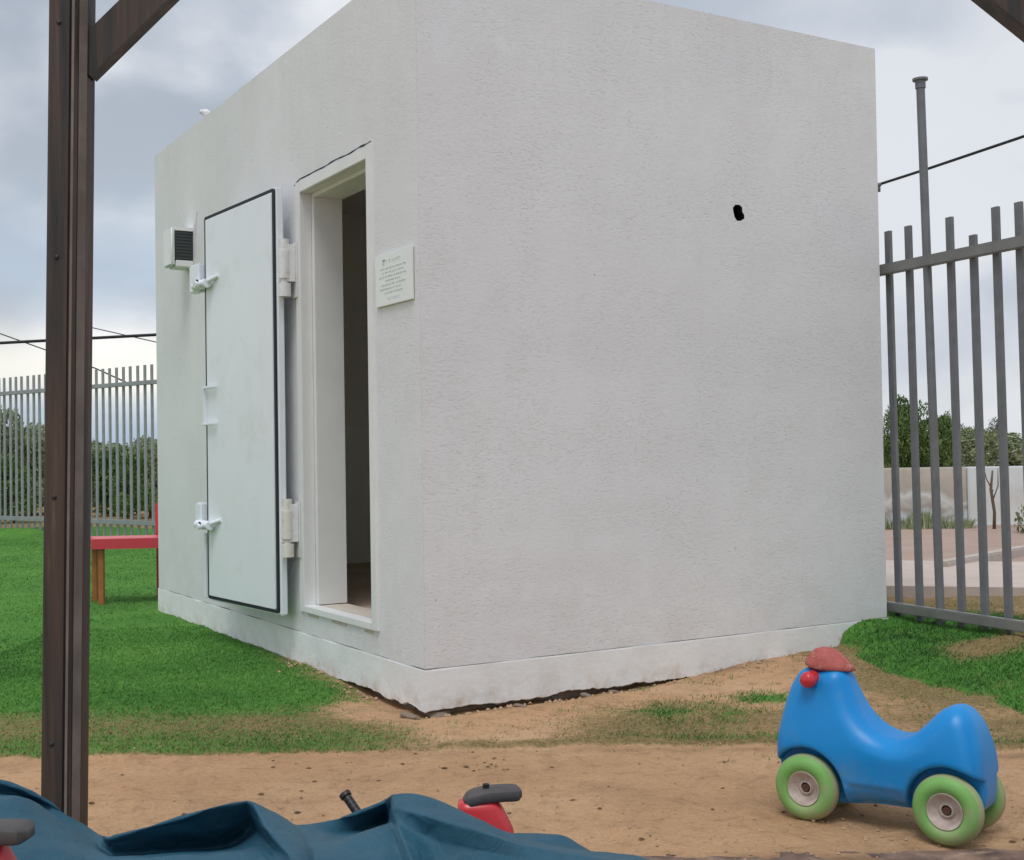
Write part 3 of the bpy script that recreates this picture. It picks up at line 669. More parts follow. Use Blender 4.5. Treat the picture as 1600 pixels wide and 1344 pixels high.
# right: nearest bar by the building corner
FR0 = Vector((1.878, 6.13, .145)); frd = Vector((math.cos(R(-65.18)), math.sin(R(-65.18)), 0))
tops = {0: 1.903, 1: 1.905, 2: None, 3: 1.899, 4: 1.793, 5: 1.895, 6: 1.892, 7: 1.92, 8: 1.9, 9: 1.88, 10: 1.9, 11: 1.9}
fR = fence('palisade_fence', 'dark grey steel bar fence on the right, beginning at the building corner', FR0, FR0+frd, -14, 12, .137, .145, lambda k: tops.get(k, 1.87), [(.060, .046), (1.711, .052)], M['steelR'], M['railR'], .036, -.013)
bm = bmesh.new()
pole = empty('tall_pole', FR0+frd*.274); tag(pole, 'tall thin grey pole with a flat cap rising above the right fence', 'pole')
bm = bmesh.new(); cyl(bm, (0, 0, -.02), (0, 0, 2.566), .0200, 18); obj('pipe', bm, M['steelR'], pole, smooth='auto'); pole.rotation_euler = (0, -.016, 0)
bm = bmesh.new(); cyl(bm, (0, 0, 2.567), (0, 0, 2.577), .036, 18); cyl(bm, (0, 0, 2.53), (0, 0, 2.5665), .024, 16); obj('cap', bm, M['steelR'], pole, smooth='auto')
# left, far side of the lawn
FL0 = G(0, 838); FL0.z = 0
FL1 = at(240, 832, 14.9)
fdl = Vector((.788, -.615, 0)).normalized()
fL = fence('palisade_fence', 'light grey steel bar fence along the far side of the lawn, left of the building', FL0, FL0+fdl, -64, 46, .138, .0, lambda k: 2.085, [(.245, .055), (1.875, .05)], M['steel'], M['steel'], .036, 0)

# ------------------------------------------------------------------ canopy frame in the foreground
CF = empty('canopy_frame', (0, 2.75, 0)); tag(CF, 'dark brown weathered canopy frame with an upright post and slanting braces in the foreground', 'canopy frame')
def pl(px, py, dy=0.): 
    p = at(px, py, 2.75+dy); return Vector((p.x, p.y-2.75, p.z))
pa, pb = pl(74, 0), pl(61, 1250)
dirp = (pa-pb).normalized(); base = pb - dirp*(pb.z/dirp.z); top = base + dirp*(2.25/dirp.z)
sx = Vector((1, 0, 0)); 
def prism(bm, prof, p0, p1, ax, ay):
    lo = [[bm.verts.new(p + ax*x + ay*y) for x, y in prof] for p in (p0, p1)]
    n = len(prof)
    for k in range(n): j = (k+1) % n; bm.faces.new((lo[0][k], lo[0][j], lo[1][j], lo[1][k]))
    bm.faces.new(lo[0]); bm.faces.new(lo[1])
# plan of the hollow section: rounded front left, shallow rebate, lighter arris, returned side
PW = .79
prof = [(.000, .014), (.003, .004), (.010, .0), (.062, .0), (.066, .004), (.070, .004), (.071, -.002), (.079, -.003), (.083, .001), (.0845, .012), (.099, .030), (.099, .085), (.0, .085)]
prof = [(x*PW, y) for x, y in prof]
bm = bmesh.new(); prism(bm, prof, base-ZV*.02, top, sx, Vector((0, 1, 0))); post = obj('post', bm, M['post'], CF, smooth='auto')
bm = bmesh.new(); prism(bm, [(.0715*PW, -.004), (.0785*PW, -.0045), (.0785*PW, -.0031), (.0715*PW, -.0026)], base, top, sx, Vector((0, 1, 0))); obj('edge_strip', bm, M['postedge'], post)
bm = bmesh.new(); prism(bm, [(.0850*PW, .010), (.0999*PW, .029), (.1015*PW, .028), (.0866*PW, .009)], base, top, sx, Vector((0, 1, 0))); obj('edge_strip', bm, M['postedge'], post)
for px, py in ((99, 35), (96, 402), (92, 777), (90, 1163)):
    c = pl(px, py); c = base + dirp*((c.z-base.z)/dirp.z) + Vector((.026, 0, 0)); bm = bmesh.new(); sph(bm, (c.x, -.0005+base.y*0+0, c.z), (.0055, .003, .0055), n=12)
    for v in bm.verts: v.co.y += c.y
    obj('screw', bm, M['black'], post, smooth=True)
def brace(p0, p1, wd, dp, name='brace'):
    d = (p1-p0).normalized(); nv = d.cross(Vector((0, 1, 0))).normalized()
    bm = bmesh.new(); prism(bm, [(-wd/2, 0), (wd/2, 0), (wd/2, dp), (-wd/2, dp)], p0, p1, nv, Vector((0, 1, 0)))
    return obj(name, bm, M['post'], CF, bevel=.004)
bb = pl(122, 100, .034); brace(bb, bb+Vector((.55, 0, .530)), .076, .045)
# right: the mirrored brace and its post outside the frame, and the beam they carry
q0 = pl(1575, 0, .02); q1 = pl(1640, 52, .02); dd = (q1-q0).normalized(); up = Vector((-dd.z, 0, dd.x))*-1
if up.z < 0: up = -up
e0 = q0 + up*.050 - dd*.47; e1 = q0 + up*.050 + dd*.25
brace(e0 - Vector((.045, 0, 0)), e1 - Vector((.045, 0, 0)), .086, .06)
rp = e1+Vector((-.06, -.02, 0)); bm = bmesh.new(); prism(bm, prof, Vector((rp.x, -.002, -.02)), Vector((rp.x, -.002, 2.25)), sx, Vector((0, 1, 0))); obj('post', bm, M['post'], CF, smooth='auto')
bm = bmesh.new(); box(bm, ((top.x+rp.x)/2+.05, .045, 2.31), (rp.x-top.x+.5, .09, .115)); obj('beam', bm, M['post'], CF, bevel=.006)


# ------------------------------------------------------------------ ride-on toy
P1, P2 = G(1262, 1281), G(1482, 1321)
hd = (P1-P2).normalized(); wb = (P1-P2).length; nn = Vector((hd.y, -hd.x, 0)); nn = nn if nn.y < 0 else -nn
TR = .085
T0 = (P1+P2)/2 - nn*TR
toy = empty('ride_on_toy', T0, math.atan2(hd.y, hd.x)); tag(toy, 'blue plastic ride-on toy with green wheels and a faded red cap', 'ride-on toy')
# local x = forwards (towards the head), y = across (camera side is -y... checked below), z up
yc = 1 if (Matrix.Rotation(-math.atan2(hd.y, hd.x), 3, 'Z') @ nn).y > 0 else -1
def tuz(px, py, off=0.):
    p = onpl(px, py, T0+nn*off, nn); v = p-T0; return v.dot(hd), p.z
sil_px = [(1250, 1054), (1256, 1044), (1275, 1038), (1300, 1037), (1318, 1041), (1329, 1052), (1338, 1076), (1352, 1110), (1374, 1136), (1407, 1151), (1436, 1145), (1458, 1125), (1476, 1106), (1495, 1100), (1511, 1104), (1527, 1120), (1538, 1147), (1546, 1180), (1551, 1225), (1549, 1262), (1530, 1268), (1480, 1262), (1421, 1256), (1378, 1250), (1333, 1250), (1290, 1246), (1245, 1230), (1231, 1200), (1231, 1183), (1230, 1143), (1235, 1103), (1243, 1066)]
sil = np.array([tuz(*p) for p in sil_px])
def smooth_poly(P, it=2):
    for _ in range(it):
        Q = np.roll(P, -1, 0); P = np.stack([.75*P+.25*Q, .25*P+.75*Q], 1).reshape(-1, 2)
    return P
sil = smooth_poly(sil)
WR = .087; WFx, WRx = wb/2, -wb/2
def nets(fn, lo, hi, h):
    nxyz = [int((b-a)/h)+1 for a, b in zip(lo, hi)]
    ax = [np.linspace(a, a+h*(n-1), n) for a, n in zip(lo, nxyz)]
    X, Y, Z = np.meshgrid(*ax, indexing='ij'); D_ = fn(X, Y, Z); ins = D_ < 0
    s = ins.astype(np.int8); c = sum(s[i:nxyz[0]-1+i, j:nxyz[1]-1+j, k:nxyz[2]-1+k] for i in (0, 1) for j in (0, 1) for k in (0, 1))
    act = (c > 0) & (c < 8); idx = -np.ones(act.shape, int); idx[act] = np.arange(act.sum())
    cells = np.argwhere(act); acc = np.zeros((len(cells), 3)); cnt = np.zeros(len(cells))
    cor = [(i, j, k) for i in (0, 1) for j in (0, 1) for k in (0, 1)]
    for a in cor:
        for b in cor:
            if sum(abs(np.subtract(a, b))) == 1 and a < b:
                pa_, pb_ = cells+a, cells+b; da = D_[tuple(pa_.T)]; db = D_[tuple(pb_.T)]; m_ = (da < 0) != (db < 0)
                t = np.where(m_, da/np.where(m_, da-db, 1), 0)[:, None]
                acc += np.where(m_[:, None], pa_+(pb_-pa_)*t, 0); cnt += m_
    Vt = acc/cnt[:, None]*h+np.array(lo); Fs = []
    for axn in range(3):
        e_ = [0, 0, 0]; e_[axn] = 1; sl0 = tuple(slice(1, n-1) for n in nxyz); 
        A_ = ins[1:-1, 1:-1, 1:-1]; sh = [slice(1, -1)]*3; sh[axn] = slice(2, None); Bn = ins[tuple(sh)]
        cr = np.argwhere(A_ != Bn)+1; f = A_[tuple((cr-1).T)]
        o1 = [0, 0, 0]; o2 = [0, 0, 0]; o1[(axn+1) % 3] = -1; o2[(axn+2) % 3] = -1; o1 = np.array(o1); o2 = np.array(o2)
        q = np.stack([idx[tuple((cr+o).T)] for o in (0*o1, o1, o1+o2, o2)], 1)
        q[~f] = q[~f][:, ::-1]; Fs.append(q)
    return Vt, np.concatenate(Fs)
def sd_poly(X, Z, P):
    x = X.ravel(); z = Z.ravel(); best = np.full(x.shape, 1e9); inside = np.zeros(x.shape, bool)
    for a_, b_ in zip(P, np.roll(P, -1, 0)):
        e_ = b_-a_; t = np.clip(((x-a_[0])*e_[0]+(z-a_[1])*e_[1])/(e_@e_), 0, 1)
        best = np.minimum(best, (x-a_[0]-t*e_[0])**2+(z-a_[1]-t*e_[1])**2)
        if a_[1] != b_[1]:
            c_ = (a_[1] > z) != (b_[1] > z); inside ^= c_ & (x < (b_[0]-a_[0])*(z-a_[1])/(b_[1]-a_[1])+a_[0])
    return (np.where(inside, -1, 1)*np.sqrt(best)).reshape(X.shape)
def toybody(X, Y, Z):
    d2 = sd_poly(X[:, 0, :], Z[:, 0, :], sil)[:, None, :] + 0*Y
    sm = lambda a, b, v: (lambda t: t*t*(3-2*t))(np.clip((v-a)/(b-a), 0, 1))
    W = .102 - .042*sm(.17, .39, Z) - .012*sm(.12, .03, Z)
    W = W - .012*np.exp(-((X+.02)/.09)**2)*sm(.30, .05, Z)
    r = .052
    q1 = d2+r; q2 = np.abs(Y)-(W-r)
    Fv = np.minimum(np.maximum(q1, q2), 0)+np.hypot(np.maximum(q1, 0), np.maximum(q2, 0))-r
    # scooped panel low on the flank
    pan = np.maximum(np.abs(X+.005)-.065, np.abs(Z-.085)-.022)
    Fv = np.maximum(Fv, -np.maximum(pan, -(np.abs(Y)-(.083))) + 0) if False else Fv + .006*np.clip(1-np.maximum(pan, 0)/.012, 0, 1)*(np.abs(Y) > .05)
    for wx in (WFx, WRx):
        cy_ = np.hypot(X-wx, Z-WR)-.104; ar = np.maximum(cy_, .050-np.abs(Y))
        k = .012; a_, b_ = Fv, -ar; hh = np.clip(.5+.5*(a_-b_)/k, 0, 1); Fv = b_*(1-hh)+a_*hh+k*hh*(1-hh)
    return Fv
lo_ = (sil[:, 0].min()-.02, -.125, sil[:, 1].min()-.02); hi_ = (sil[:, 0].max()+.02, .125, sil[:, 1].max()+.02)
Vt, Ft = nets(toybody, lo_, hi_, .0045)
me = npmesh('body', Vt, Ft); smooth_all(me); body = link('body', me, M['blue'], toy)
mod = body.modifiers.new('s', 'SMOOTH'); mod.iterations = 3; mod.factor = .5
# wheels
def wheel(wx, sgn, z=WR):
    we = empty('wheel', (wx, sgn*TR, z)); we.parent = toy
    Mx = Matrix.Rotation(R(90)*(-sgn), 4, 'X')     # local +z -> outwards
    hw = .026
    bm = bmesh.new(); prof_ = [(.046, hw-.004), (.050, hw), (.062, hw+.003), (.074, hw-.001), (.083, hw-.010), (WR, hw-.022), (WR, -hw+.018), (.083, -hw+.006), (.070, -hw), (.048, -hw), (.046, -hw+.004), (.046, hw-.004)]
    lathe(bm, prof_, Mx, 48); ty = obj('tyre', bm, M['green'], we, smooth=True)
    ty.data.materials.append(M['tread'])
    for f in ty.data.polygons:
        c = f.center; 
        if math.hypot(c.x, c.z) > .079: f.material_index = 1
    bm = bmesh.new(); lathe(bm, [(.0459, hw-.005), (.044, hw-.001), (.041, hw-.004), (.034, hw-.016), (.022, hw-.022), (.016, hw-.016), (.0135, hw-.016), (.013, hw-.030)], Mx, 40); obj('rim', bm, M['hub'], we, smooth='auto')
    bm = bmesh.new(); cyl(bm, Mx @ Vector((0, 0, -.03)), Mx @ Vector((0, 0, hw-.018)), .0095, 14); obj('axle_end', bm, material('rusty_axle', (.12, .05, .035), .7), we, smooth='auto') if 'axle' not in M else obj('axle_end', bm, M['axle'], we, smooth='auto')
M['axle'] = material('rusty_axle', (.12, .05, .035), .7)
for wx in (WFx, WRx):
    for sgn in (1, -1): wheel(wx, sgn)
for wx in (WFx, WRx):
    bm = bmesh.new(); cyl(bm, (wx, -.06, WR), (wx, .06, WR), .008, 12); obj('axle', bm, M['axle'], toy, smooth='auto')
# cap and knobs
cu, cz_ = tuz(1291, 1038)
bm = bmesh.new(); lathe(bm, [(.001, .050), (.018, .048), (.034, .041), (.046, .027), (.053, .010), (.056, .0), (.050, -.004), (.02, -.005), (.001, -.005)], Matrix.Translation((cu, 0, cz_-.004)) @ Matrix.Rotation(R(-5), 4, 'Y'), 32)
for v in bm.verts:
    rx = v.co.x-cu
    if rx < 0: v.co.x = cu + rx*(1+.42*max(0, 1-(v.co.z-cz_+.004)/.04)); v.co.y *= 1-.25*min(1, -rx/.045)
obj('cap', bm, M['redfade'], toy, smooth=True)
bm = bmesh.new(); lathe(bm, [(.001, .0), (.046, 0.), (.046, -.010), (.001, -.010)], Matrix.Translation((cu+.001, 0, cz_-.008)), 32); obj('cap_seam', bm, material('navy_seam', (.01, .02, .10), .5), toy, smooth='auto')
ku, kz = tuz(1264, 1062, .075)
for sgn in (1, -1):
    bm = bmesh.new(); lathe(bm, [(.001, .048), (.012, .046), (.019, .040), (.0215, .030), (.0205, .018), (.018, .012), (.021, .004), (.021, -.010), (.001, -.010)], Matrix.Translation((ku, sgn*.052, kz)) @ Matrix.Rotation(R(-90)*sgn, 4, 'X') @ Matrix.Rotation(R(18)*sgn*0, 4, 'Y'), 24)
    obj('knob', bm, M['red'], toy, smooth=True)

# ------------------------------------------------------------------ red table and chair behind the building
tb = empty('kids_table', (0, 0, 0)); tag(tb, 'low red-topped children\'s table on orange wooden legs, standing on the lawn behind the post', 'table')
l0 = G(159, 949); l1 = G(149, 943); ztop = .455
ax_ = Vector((1, .10, 0)).normalized(); ay_ = (l1-l0); ay_.z = 0; dleg = max(.25, ay_.length); ay_.normalize()
tb.location = l0; tb.rotation_euler = (0, 0, math.atan2(ax_.y, ax_.x)); Mi = Matrix.Rotation(-math.atan2(ax_.y, ax_.x), 3, 'Z'); vy = Mi @ ay_*dleg
bm = bmesh.new(); lo = [[bm.verts.new((x, y, z)) for x, y in ((-.05, -.05), (1.1, -.05), (1.1, vy.y+.05), (vy.x-.05, vy.y+.05))] for z in (ztop-.065, ztop)]
for k in range(4): j = (k+1) % 4; bm.faces.new((lo[0][k], lo[0][j], lo[1][j], lo[1][k]))
bm.faces.new(lo[0]); bm.faces.new(lo[1]); tt = obj('table_top', bm, M['redbench'], tb, bevel=.012)
bm = bmesh.new(); lo = [bm.verts.new((x, y, ztop+.003)) for x, y in ((-.035, -.035), (1.085, -.035), (1.085, vy.y+.035), (vy.x-.04, vy.y+.035))]
f = bm.faces.new(lo); r_ = bmesh.ops.extrude_face_region(bm, geom=[f]); bmesh.ops.translate(bm, verts=[v for v in r_['geom'] if isinstance(v, bmesh.types.BMVert)], vec=(0, 0, -.0025)); obj('surface', bm, M['pinkbench'], tt)
for x, y in ((0, 0), (vy.x, vy.y), (1.02, 0), (1.02, vy.y)):
    bm = bmesh.new(); box(bm, (x, y, (ztop-.066)/2), (.038, .038, ztop-.066)); obj('leg', bm, M['woodleg'], tb, bevel=.004)
cp = at(284, 900, 8.9); ch = empty('kids_chair', (cp.x, cp.y, 0), .15); tag(ch, 'red children\'s chair mostly hidden by the building, beside the red table', 'chair')
bm = bmesh.new(); box(bm, (0, 0, .30), (.32, .30, .03)); obj('seat', bm, M['red'], ch, bevel=.01)
bm = bmesh.new(); box(bm, (0, -.14, .56), (.32, .025, .24)); obj('backrest', bm, M['redbench'], ch, bevel=.01)
for x in (-.14, .14):
    for y in (-.13, .13):
        bm = bmesh.new(); box(bm, (x, y, .142 if y > 0 else .215), (.03, .03, .284 if y > 0 else .43)); obj('leg', bm, M['red'], ch, bevel=.005)

# ------------------------------------------------------------------ foreground tarp
TC = [  # fold lines of the cloth: crest, crease under it, next lip, belly  (px, py, distance)
 ((-160,1190,2.05),(-160,1215,2.0),(-165,1225,1.95),(-170,1330,1.75)), ((-60,1205,2.08),(-60,1232,2.06),(-62,1238,1.98),(-70,1340,1.75)),
 ((8,1221,2.10),(5,1240,2.12),(5,1243,2.0),(-10,1350,1.78)), ((40,1232,2.11),(38,1240,2.13),(36,1242,2.02),(40,1350,1.80)),
 ((75,1252,2.13),(66,1257,2.14),(60,1258,2.03),(75,1352,1.82)), ((100,1265,2.14),(90,1278,2.12),(82,1275,2.03),(105,1354,1.83)),
 ((135,1287,2.16),(125,1304,2.10),(112,1298,2.02),(128,1352,1.85)), ((160,1306,2.18),(152,1320,2.12),(138,1322,2.0),(145,1354,1.87)),
 ((172,1307,2.02),(174,1336,2.05),(172,1339,1.93),(172,1362,1.86)), ((240,1289,2.04),(240,1334,2.10),(240,1337,1.93),(240,1362,1.86)),
 ((320,1262,2.07),(322,1329,2.16),(322,1333,1.93),(322,1362,1.86)), ((362,1254,2.09),(368,1325,2.19),(370,1329,1.93),(370,1362,1.86)),
 ((385,1251,2.10),(393,1292,2.17),(428,1332,1.97),(436,1364,1.86)), ((397,1254,2.09),(412,1292,2.01),(452,1336,1.89),(470,1368,1.84)),
 ((427,1267,2.11),(452,1298,2.02),(478,1330,1.92),(490,1366,1.86)), ((462,1288,2.14),(474,1304,2.08),(488,1336,1.98),(500,1368,1.86)),
 ((490,1288,2.2),(505,1301,2.16),(520,1325,2.0),(530,1368,1.86)), ((545,1273,2.22),(552,1303,2.24),(558,1306,2.05),(565,1368,1.88)),
 ((590,1256,2.22),(590,1290,2.28),(592,1293,2.07),(600,1368,1.88)), ((604,1249,2.22),(604,1284,2.30),(608,1289,2.08),(638,1368,1.90)),
 ((612,1241,2.13),(613,1264,2.09),(622,1292,2.04),(655,1368,1.86)), ((640,1239,2.13),(650,1270,2.02),(665,1310,2.02),(690,1370,1.99)),
 ((668,1245,2.12),(690,1281,2.01),(715,1322,2.01),(730,1370,1.99)), ((715,1264,2.11),(745,1297,2.01),(770,1335,2.01),(785,1374,1.97)),
 ((760,1284,2.11),(790,1311,2.02),(815,1342,2.02),(830,1378,1.96)), ((800,1302,2.11),(835,1323,2.05),(870,1350,2.03),(880,1384,1.97)),
 ((850,1319,2.13),(890,1334,2.07),(920,1360,2.04),(930,1390,1.98)), ((910,1326,2.16),(950,1342,2.09),(980,1366,2.05),(990,1394,2.0)),
 ((980,1333,2.2),(1000,1350,2.12),(1020,1372,2.08),(1030,1398,2.0)), ((1040,1340,2.22),(1050,1358,2.15),(1060,1378,2.1),(1070,1400,2.05)),
 ((1120,1354,2.24),(1130,1374,2.2),(1140,1396,2.1),(1150,1430,2.05))]
BACKR = {24: (778, 1300, 2.30), 25: (815, 1294, 2.32), 26: (868, 1297, 2.32), 27: (890, 1302, 2.33), 28: (912, 1330, 2.36)}
bm = bmesh.new(); grid = []
for k, row in enumerate(TC):
    c_, cr_, lp_, be_ = (at(*q) for q in row); rnd = random.Random(k)
    gapv = at(row[0][0]+2, row[0][1]+26, row[0][2]+.07)
    bk = at(*BACKR[k]) if k in BACKR else at(row[0][0]+6, row[0][1]+34, row[0][2]+.16)
    g0 = Vector((bk.x+rnd.uniform(-.03, .03), bk.y+.16+rnd.uniform(-.03, .04), .02)); g00 = Vector((g0.x, g0.y+.10, .008))
    f1 = Vector((be_.x, be_.y-.14, max(.10, be_.z-.10)+rnd.uniform(-.02, .02))); f2 = Vector((be_.x, be_.y-.26, .03)); f3 = Vector((be_.x, be_.y-.42, .01))
    pts_ = [g00, g0, bk, gapv, c_, cr_, lp_, be_, f1, f2, f3]
    if k in (0, len(TC)-1): pts_ = [Vector((p.x+(-.1 if k == 0 else .06), p.y, p.z*.35)) for p in pts_]
    grid.append([bm.verts.new(p) for p in pts_])
cl_ = bm.edges.layers.float.new('crease_edge')
for q0, q1 in zip(grid, grid[1:]):
    for j in range(len(q0)-1): bm.faces.new((q0[j], q0[j+1], q1[j+1], q1[j]))
for k, q in enumerate(grid):
    for j in range(len(q)):
        if k+1 < len(grid):
            e = bm.edges.get((q[j], grid[k+1][j])); e[cl_] = {2: .5, 4: .55, 5: .85, 6: .7, 7: .25}.get(j, 0)
        if j+1 < len(q):
            e = bm.edges.get((q[j], q[j+1])); e[cl_] = .9 if (k in (8, 12, 19, 20) and 3 <= j <= 6) else (.45 if k in (13, 15, 2, 4) and 3 <= j <= 6 else 0)
me0 = bpy.data.meshes.new('tarpaulin'); bm.to_mesh(me0); bm.free()
tarp = link('tarpaulin', me0, M['tarp']); ms = tarp.modifiers.new('s', 'SUBSURF'); ms.levels = ms.render_levels = 4
bpy.context.view_layer.update(); dg_ = bpy.context.evaluated_depsgraph_get(); me1 = bpy.data.meshes.new_from_object(tarp.evaluated_get(dg_)); tarp.modifiers.clear(); tarp.data = me1; me1.name = 'tarpaulin'
co = np.zeros(len(me1.vertices)*3, np.float32); me1.vertices.foreach_get('co', co); co = co.reshape(-1, 3); no = np.zeros(len(me1.vertices)*3, np.float32); me1.vertices.foreach_get('normal', no); no = no.reshape(-1, 3)
for i_ in range(len(co)):
    x, y, z = co[i_]; q = Vector((x*7+z*5, y*5, z*9))
    d_ = .0035*mnoise.fractal(q, .7, 2, 4) - .0045*max(0, .25-abs(mnoise.noise(Vector((x*5-y*6, y*3+z*8, 3)))))*2
    co[i_] += no[i_]*d_
me1.vertices.foreach_set('co', co.ravel()); me1.update(); smooth_all(me1)
if not me1.materials: me1.materials.append(M['tarp'])
tag(tarp, 'crumpled dark blue tarpaulin heaped over toys at the bottom of the picture', 'tarpaulin')
mod = tarp.modifiers.new('t', 'SOLIDIFY'); mod.thickness = .0015; mod.offset = -1

# toys poking out of it
def scooter(loc, rz, label, h):
    t = empty('red_toy', loc, rz); tag(t, label, 'toy')
    bm = bmesh.new(); rings = []
    for z, w_, d_, ox in ((0.05, .10, .16, 0), (.10, .11, .18, 0), (h*.55, .085, .10, .0), (h-.055, .078, .070, -.004), (h-.014, .066, .056, -.016), (h-.002, .058, .050, -.020)):
        rings.append([bm.verts.new((ox+(w_/2)*math.copysign(abs(math.cos(a_))**.4, math.cos(a_))*1.3, (d_/2)*math.copysign(abs(math.sin(a_))**.6, math.sin(a_)), z)) for a_ in np.linspace(0, 2*math.pi, 24, endpoint=False)])
    for q0, q1 in zip(rings, rings[1:]):
        for k in range(24): bm.faces.new((q0[k], q0[(k+1) % 24], q1[(k+1) % 24], q1[k]))
    bm.faces.new(rings[0]); bm.faces.new(rings[-1]); obj('body', bm, M['red'], t, smooth=True)
    bm = bmesh.new(); rows = []
    for q in np.linspace(-1, 1, 17):
        x_ = .008+.056*q; e_ = (1-abs(q)**9)**(1/3.) if abs(q) < 1 else .25; e_ = max(e_, .45)
        zc_ = h+.010-(4*x_*x_ if x_ < 0 else 1*x_*x_)+x_*.06
        rows.append([bm.verts.new((x_, .028*e_*math.copysign(abs(math.cos(a_))**.4, math.cos(a_)), zc_+.0125*e_*math.copysign(abs(math.sin(a_))**.4, math.sin(a_)))) for a_ in np.linspace(0, 2*math.pi, 20, endpoint=False)])
    for q0, q1 in zip(rows, rows[1:]):
        for k in range(20): bm.faces.new((q0[k], q0[(k+1) % 20], q1[(k+1) % 20], q1[k]))
    bm.faces.new(rows[0]); bm.faces.new(rows[-1])
    obj('handle', bm, M['greyplast'], t, smooth='auto')
    bm = bmesh.new(); cyl(bm, (-.004, 0, h+.012), (-.004, 0, h+.030), .0065, 12); obj('knob', bm, M['black'], t, smooth='auto')
    for sx_ in (-1, 1):
        bm = bmesh.new(); cyl(bm, (sx_*.07, 0, .04), (sx_*.10, 0, .04), .04, 24); obj('wheel', bm, M['black'], t, bevel=.006)
    return t
pp = at(763, 1249, 2.42); scooter((pp.x, pp.y, 0), .12, 'red toy with a flat grey handle poking out behind the blue tarpaulin', pp.z)
pp = at(-22, 1312, 1.72); t2 = scooter((pp.x, pp.y, 0), -.1, 'red toy with a grey handle at the bottom left corner, before the tarpaulin', pp.z)
hb_ = empty('handlebar', (0, 0, 0)); pa_ = at(538, 1240, 2.42); pb_ = at(556, 1266, 2.40); hb_.location = (pb_.x, pb_.y, 0)
tag(hb_, 'black rubber handlebar grip sticking up out of the middle of the tarpaulin', 'handlebar')
off = Vector((pb_.x, pb_.y, 0)); a_, b_ = pa_-off, pb_-off; d_ = (b_-a_).normalized()
bm = bmesh.new(); cyl(bm, a_, a_+d_*.008, .0115, 16); 
for k in range(6): cyl(bm, a_+d_*(.010+.010*k), a_+d_*(.018+.010*k), .0088, 16); cyl(bm, a_+d_*(.018+.010*k), a_+d_*(.020+.010*k), .0080, 16)
obj('grip', bm, M['black'], hb_, smooth='auto')
bm = bmesh.new(); tube(bm, [a_+d_*.06, a_+d_*.14, Vector((.06, .02, .12)), Vector((.06, .02, .0))], .007, 10); obj('stem', bm, M['black'], hb_, smooth=True)

# ------------------------------------------------------------------ timber edging at the foot of the canopy
bm = bmesh.new(); xa, xb = -1.6, 2.4; nseg = 120; rows = []
for k in range(nseg+1):
    x = xa+(xb-xa)*k/nseg; f_ = lambda j: mnoise.fractal(Vector((x*3.2, j*1.7, 2)), .6, 2, 5)
    yb = 3.075; rows.append([bm.verts.new((x, y+.012*f_(j), z+.012*f_(j+9))) for j, (y, z) in enumerate(((yb, -.03), (yb-.002, -.006), (yb-.02, .002), (yb-.06, .003), (yb-.10, .002), (yb-.115, -.012), (yb-.12, -.08)))])
for r0, r1 in zip(rows, rows[1:]):
    for j in range(6): bm.faces.new((r0[j], r1[j], r1[j+1], r0[j+1]))
M['timber'] = material('crusted_timber', (.085, .060, .055), .9, .15, (.30, .20, .15), 11, 8, .8, 30, .01, dirt=((.45, .33, .24), .8), dscale=7)
te = obj('timber_edging', bm, M['timber'], smooth=True); tag(te, 'dark crumbling timber edging along the sand at the bottom of the picture', 'edging')

# ------------------------------------------------------------------ rubble and litter
def pebble_mesh(seed, lump=.35):
    bm = bmesh.new(); bmesh.ops.create_icosphere(bm, subdivisions=2, radius=1)
    for v in bm.verts: v.co *= 1+lump*mnoise.noise(v.co*1.2+Vector((seed*3.1, 0, 0)))
    for v in bm.verts: v.co.z *= .6
    me = bpy.data.meshes.new('stone'); bm.to_mesh(me); bm.free(); return me
stone_me = [pebble_mesh(k) for k in range(4)]
M['stone'] = material('pale_rubble', (.30, .25, .20), .9, .15, (.20, .15, .11), 30, 5, .5, 60)
for m_ in stone_me: m_.materials.append(M['stone'])
chips = [((686, 1108, 0), .060, 'broken slab of concrete at the very corner foot of the building'), ((812, 1107, 0), .030, 'pale chip of rubble on the sand below the right wall'), ((640, 1118, 0), .045, 'grey lump of concrete under the near corner, on the door side'), ((918, 1082, 0), .040, 'flat rubble piece wedged under the middle of the right wall'), ((960, 1076, 0), .026, 'small rubble piece under the right wall, right of the flat one')]
for (px, py, z), r_, lab in chips:
    p = gnd(px, py, 0); o = bpy.data.objects.new('stone', stone_me[len(lab) % 4]); COL.objects.link(o)
    o.location = (p.x, p.y, zground(p.x, p.y)+r_*.2); o.scale = (r_, r_*.7, r_*.55); o.rotation_euler = (.3, -.2, random.uniform(0, 3)); tag(o, lab, 'stone')
# leaf litter and grit on the sand: countless
def scatter_flakes(n, region, size, name, mat, kind_, thick=.3, seed=1):
    r_ = random.Random(seed); Vs, Fs = [], []
    for _ in range(n):
        x, y = region(r_); z = zground(x, y); s = size*r_.uniform(.4, 1.3); a_ = r_.uniform(0, 6.28); el = r_.uniform(.35, 1)
        b_ = len(Vs); 
        for k in range(5):
            t = a_+k*1.2566; Vs.append((x+s*math.cos(t), y+s*el*math.sin(t), z+.001+s*thick*r_.uniform(0, 1)))
        Vs.append((x, y, z+.003+s*thick*1.3))
        for k in range(5): Fs.append((b_+k, b_+(k+1) % 5, b_+5))
    me = npmesh(name, Vs, Fs); o = link(name, me, mat); tag(o, kind='stuff'); return o
M['litter'] = material('dead_leaves', (.10, .060, .035), .9, .1, (.20, .12, .07), 40, 3)
M['grit'] = material('grit', (.36, .23, .14), .95, .1, (.46, .33, .22), 60, 3)
LC = [(random.uniform(-1.5, 2.2), random.uniform(3.1, 4.1)) for _ in range(26)]
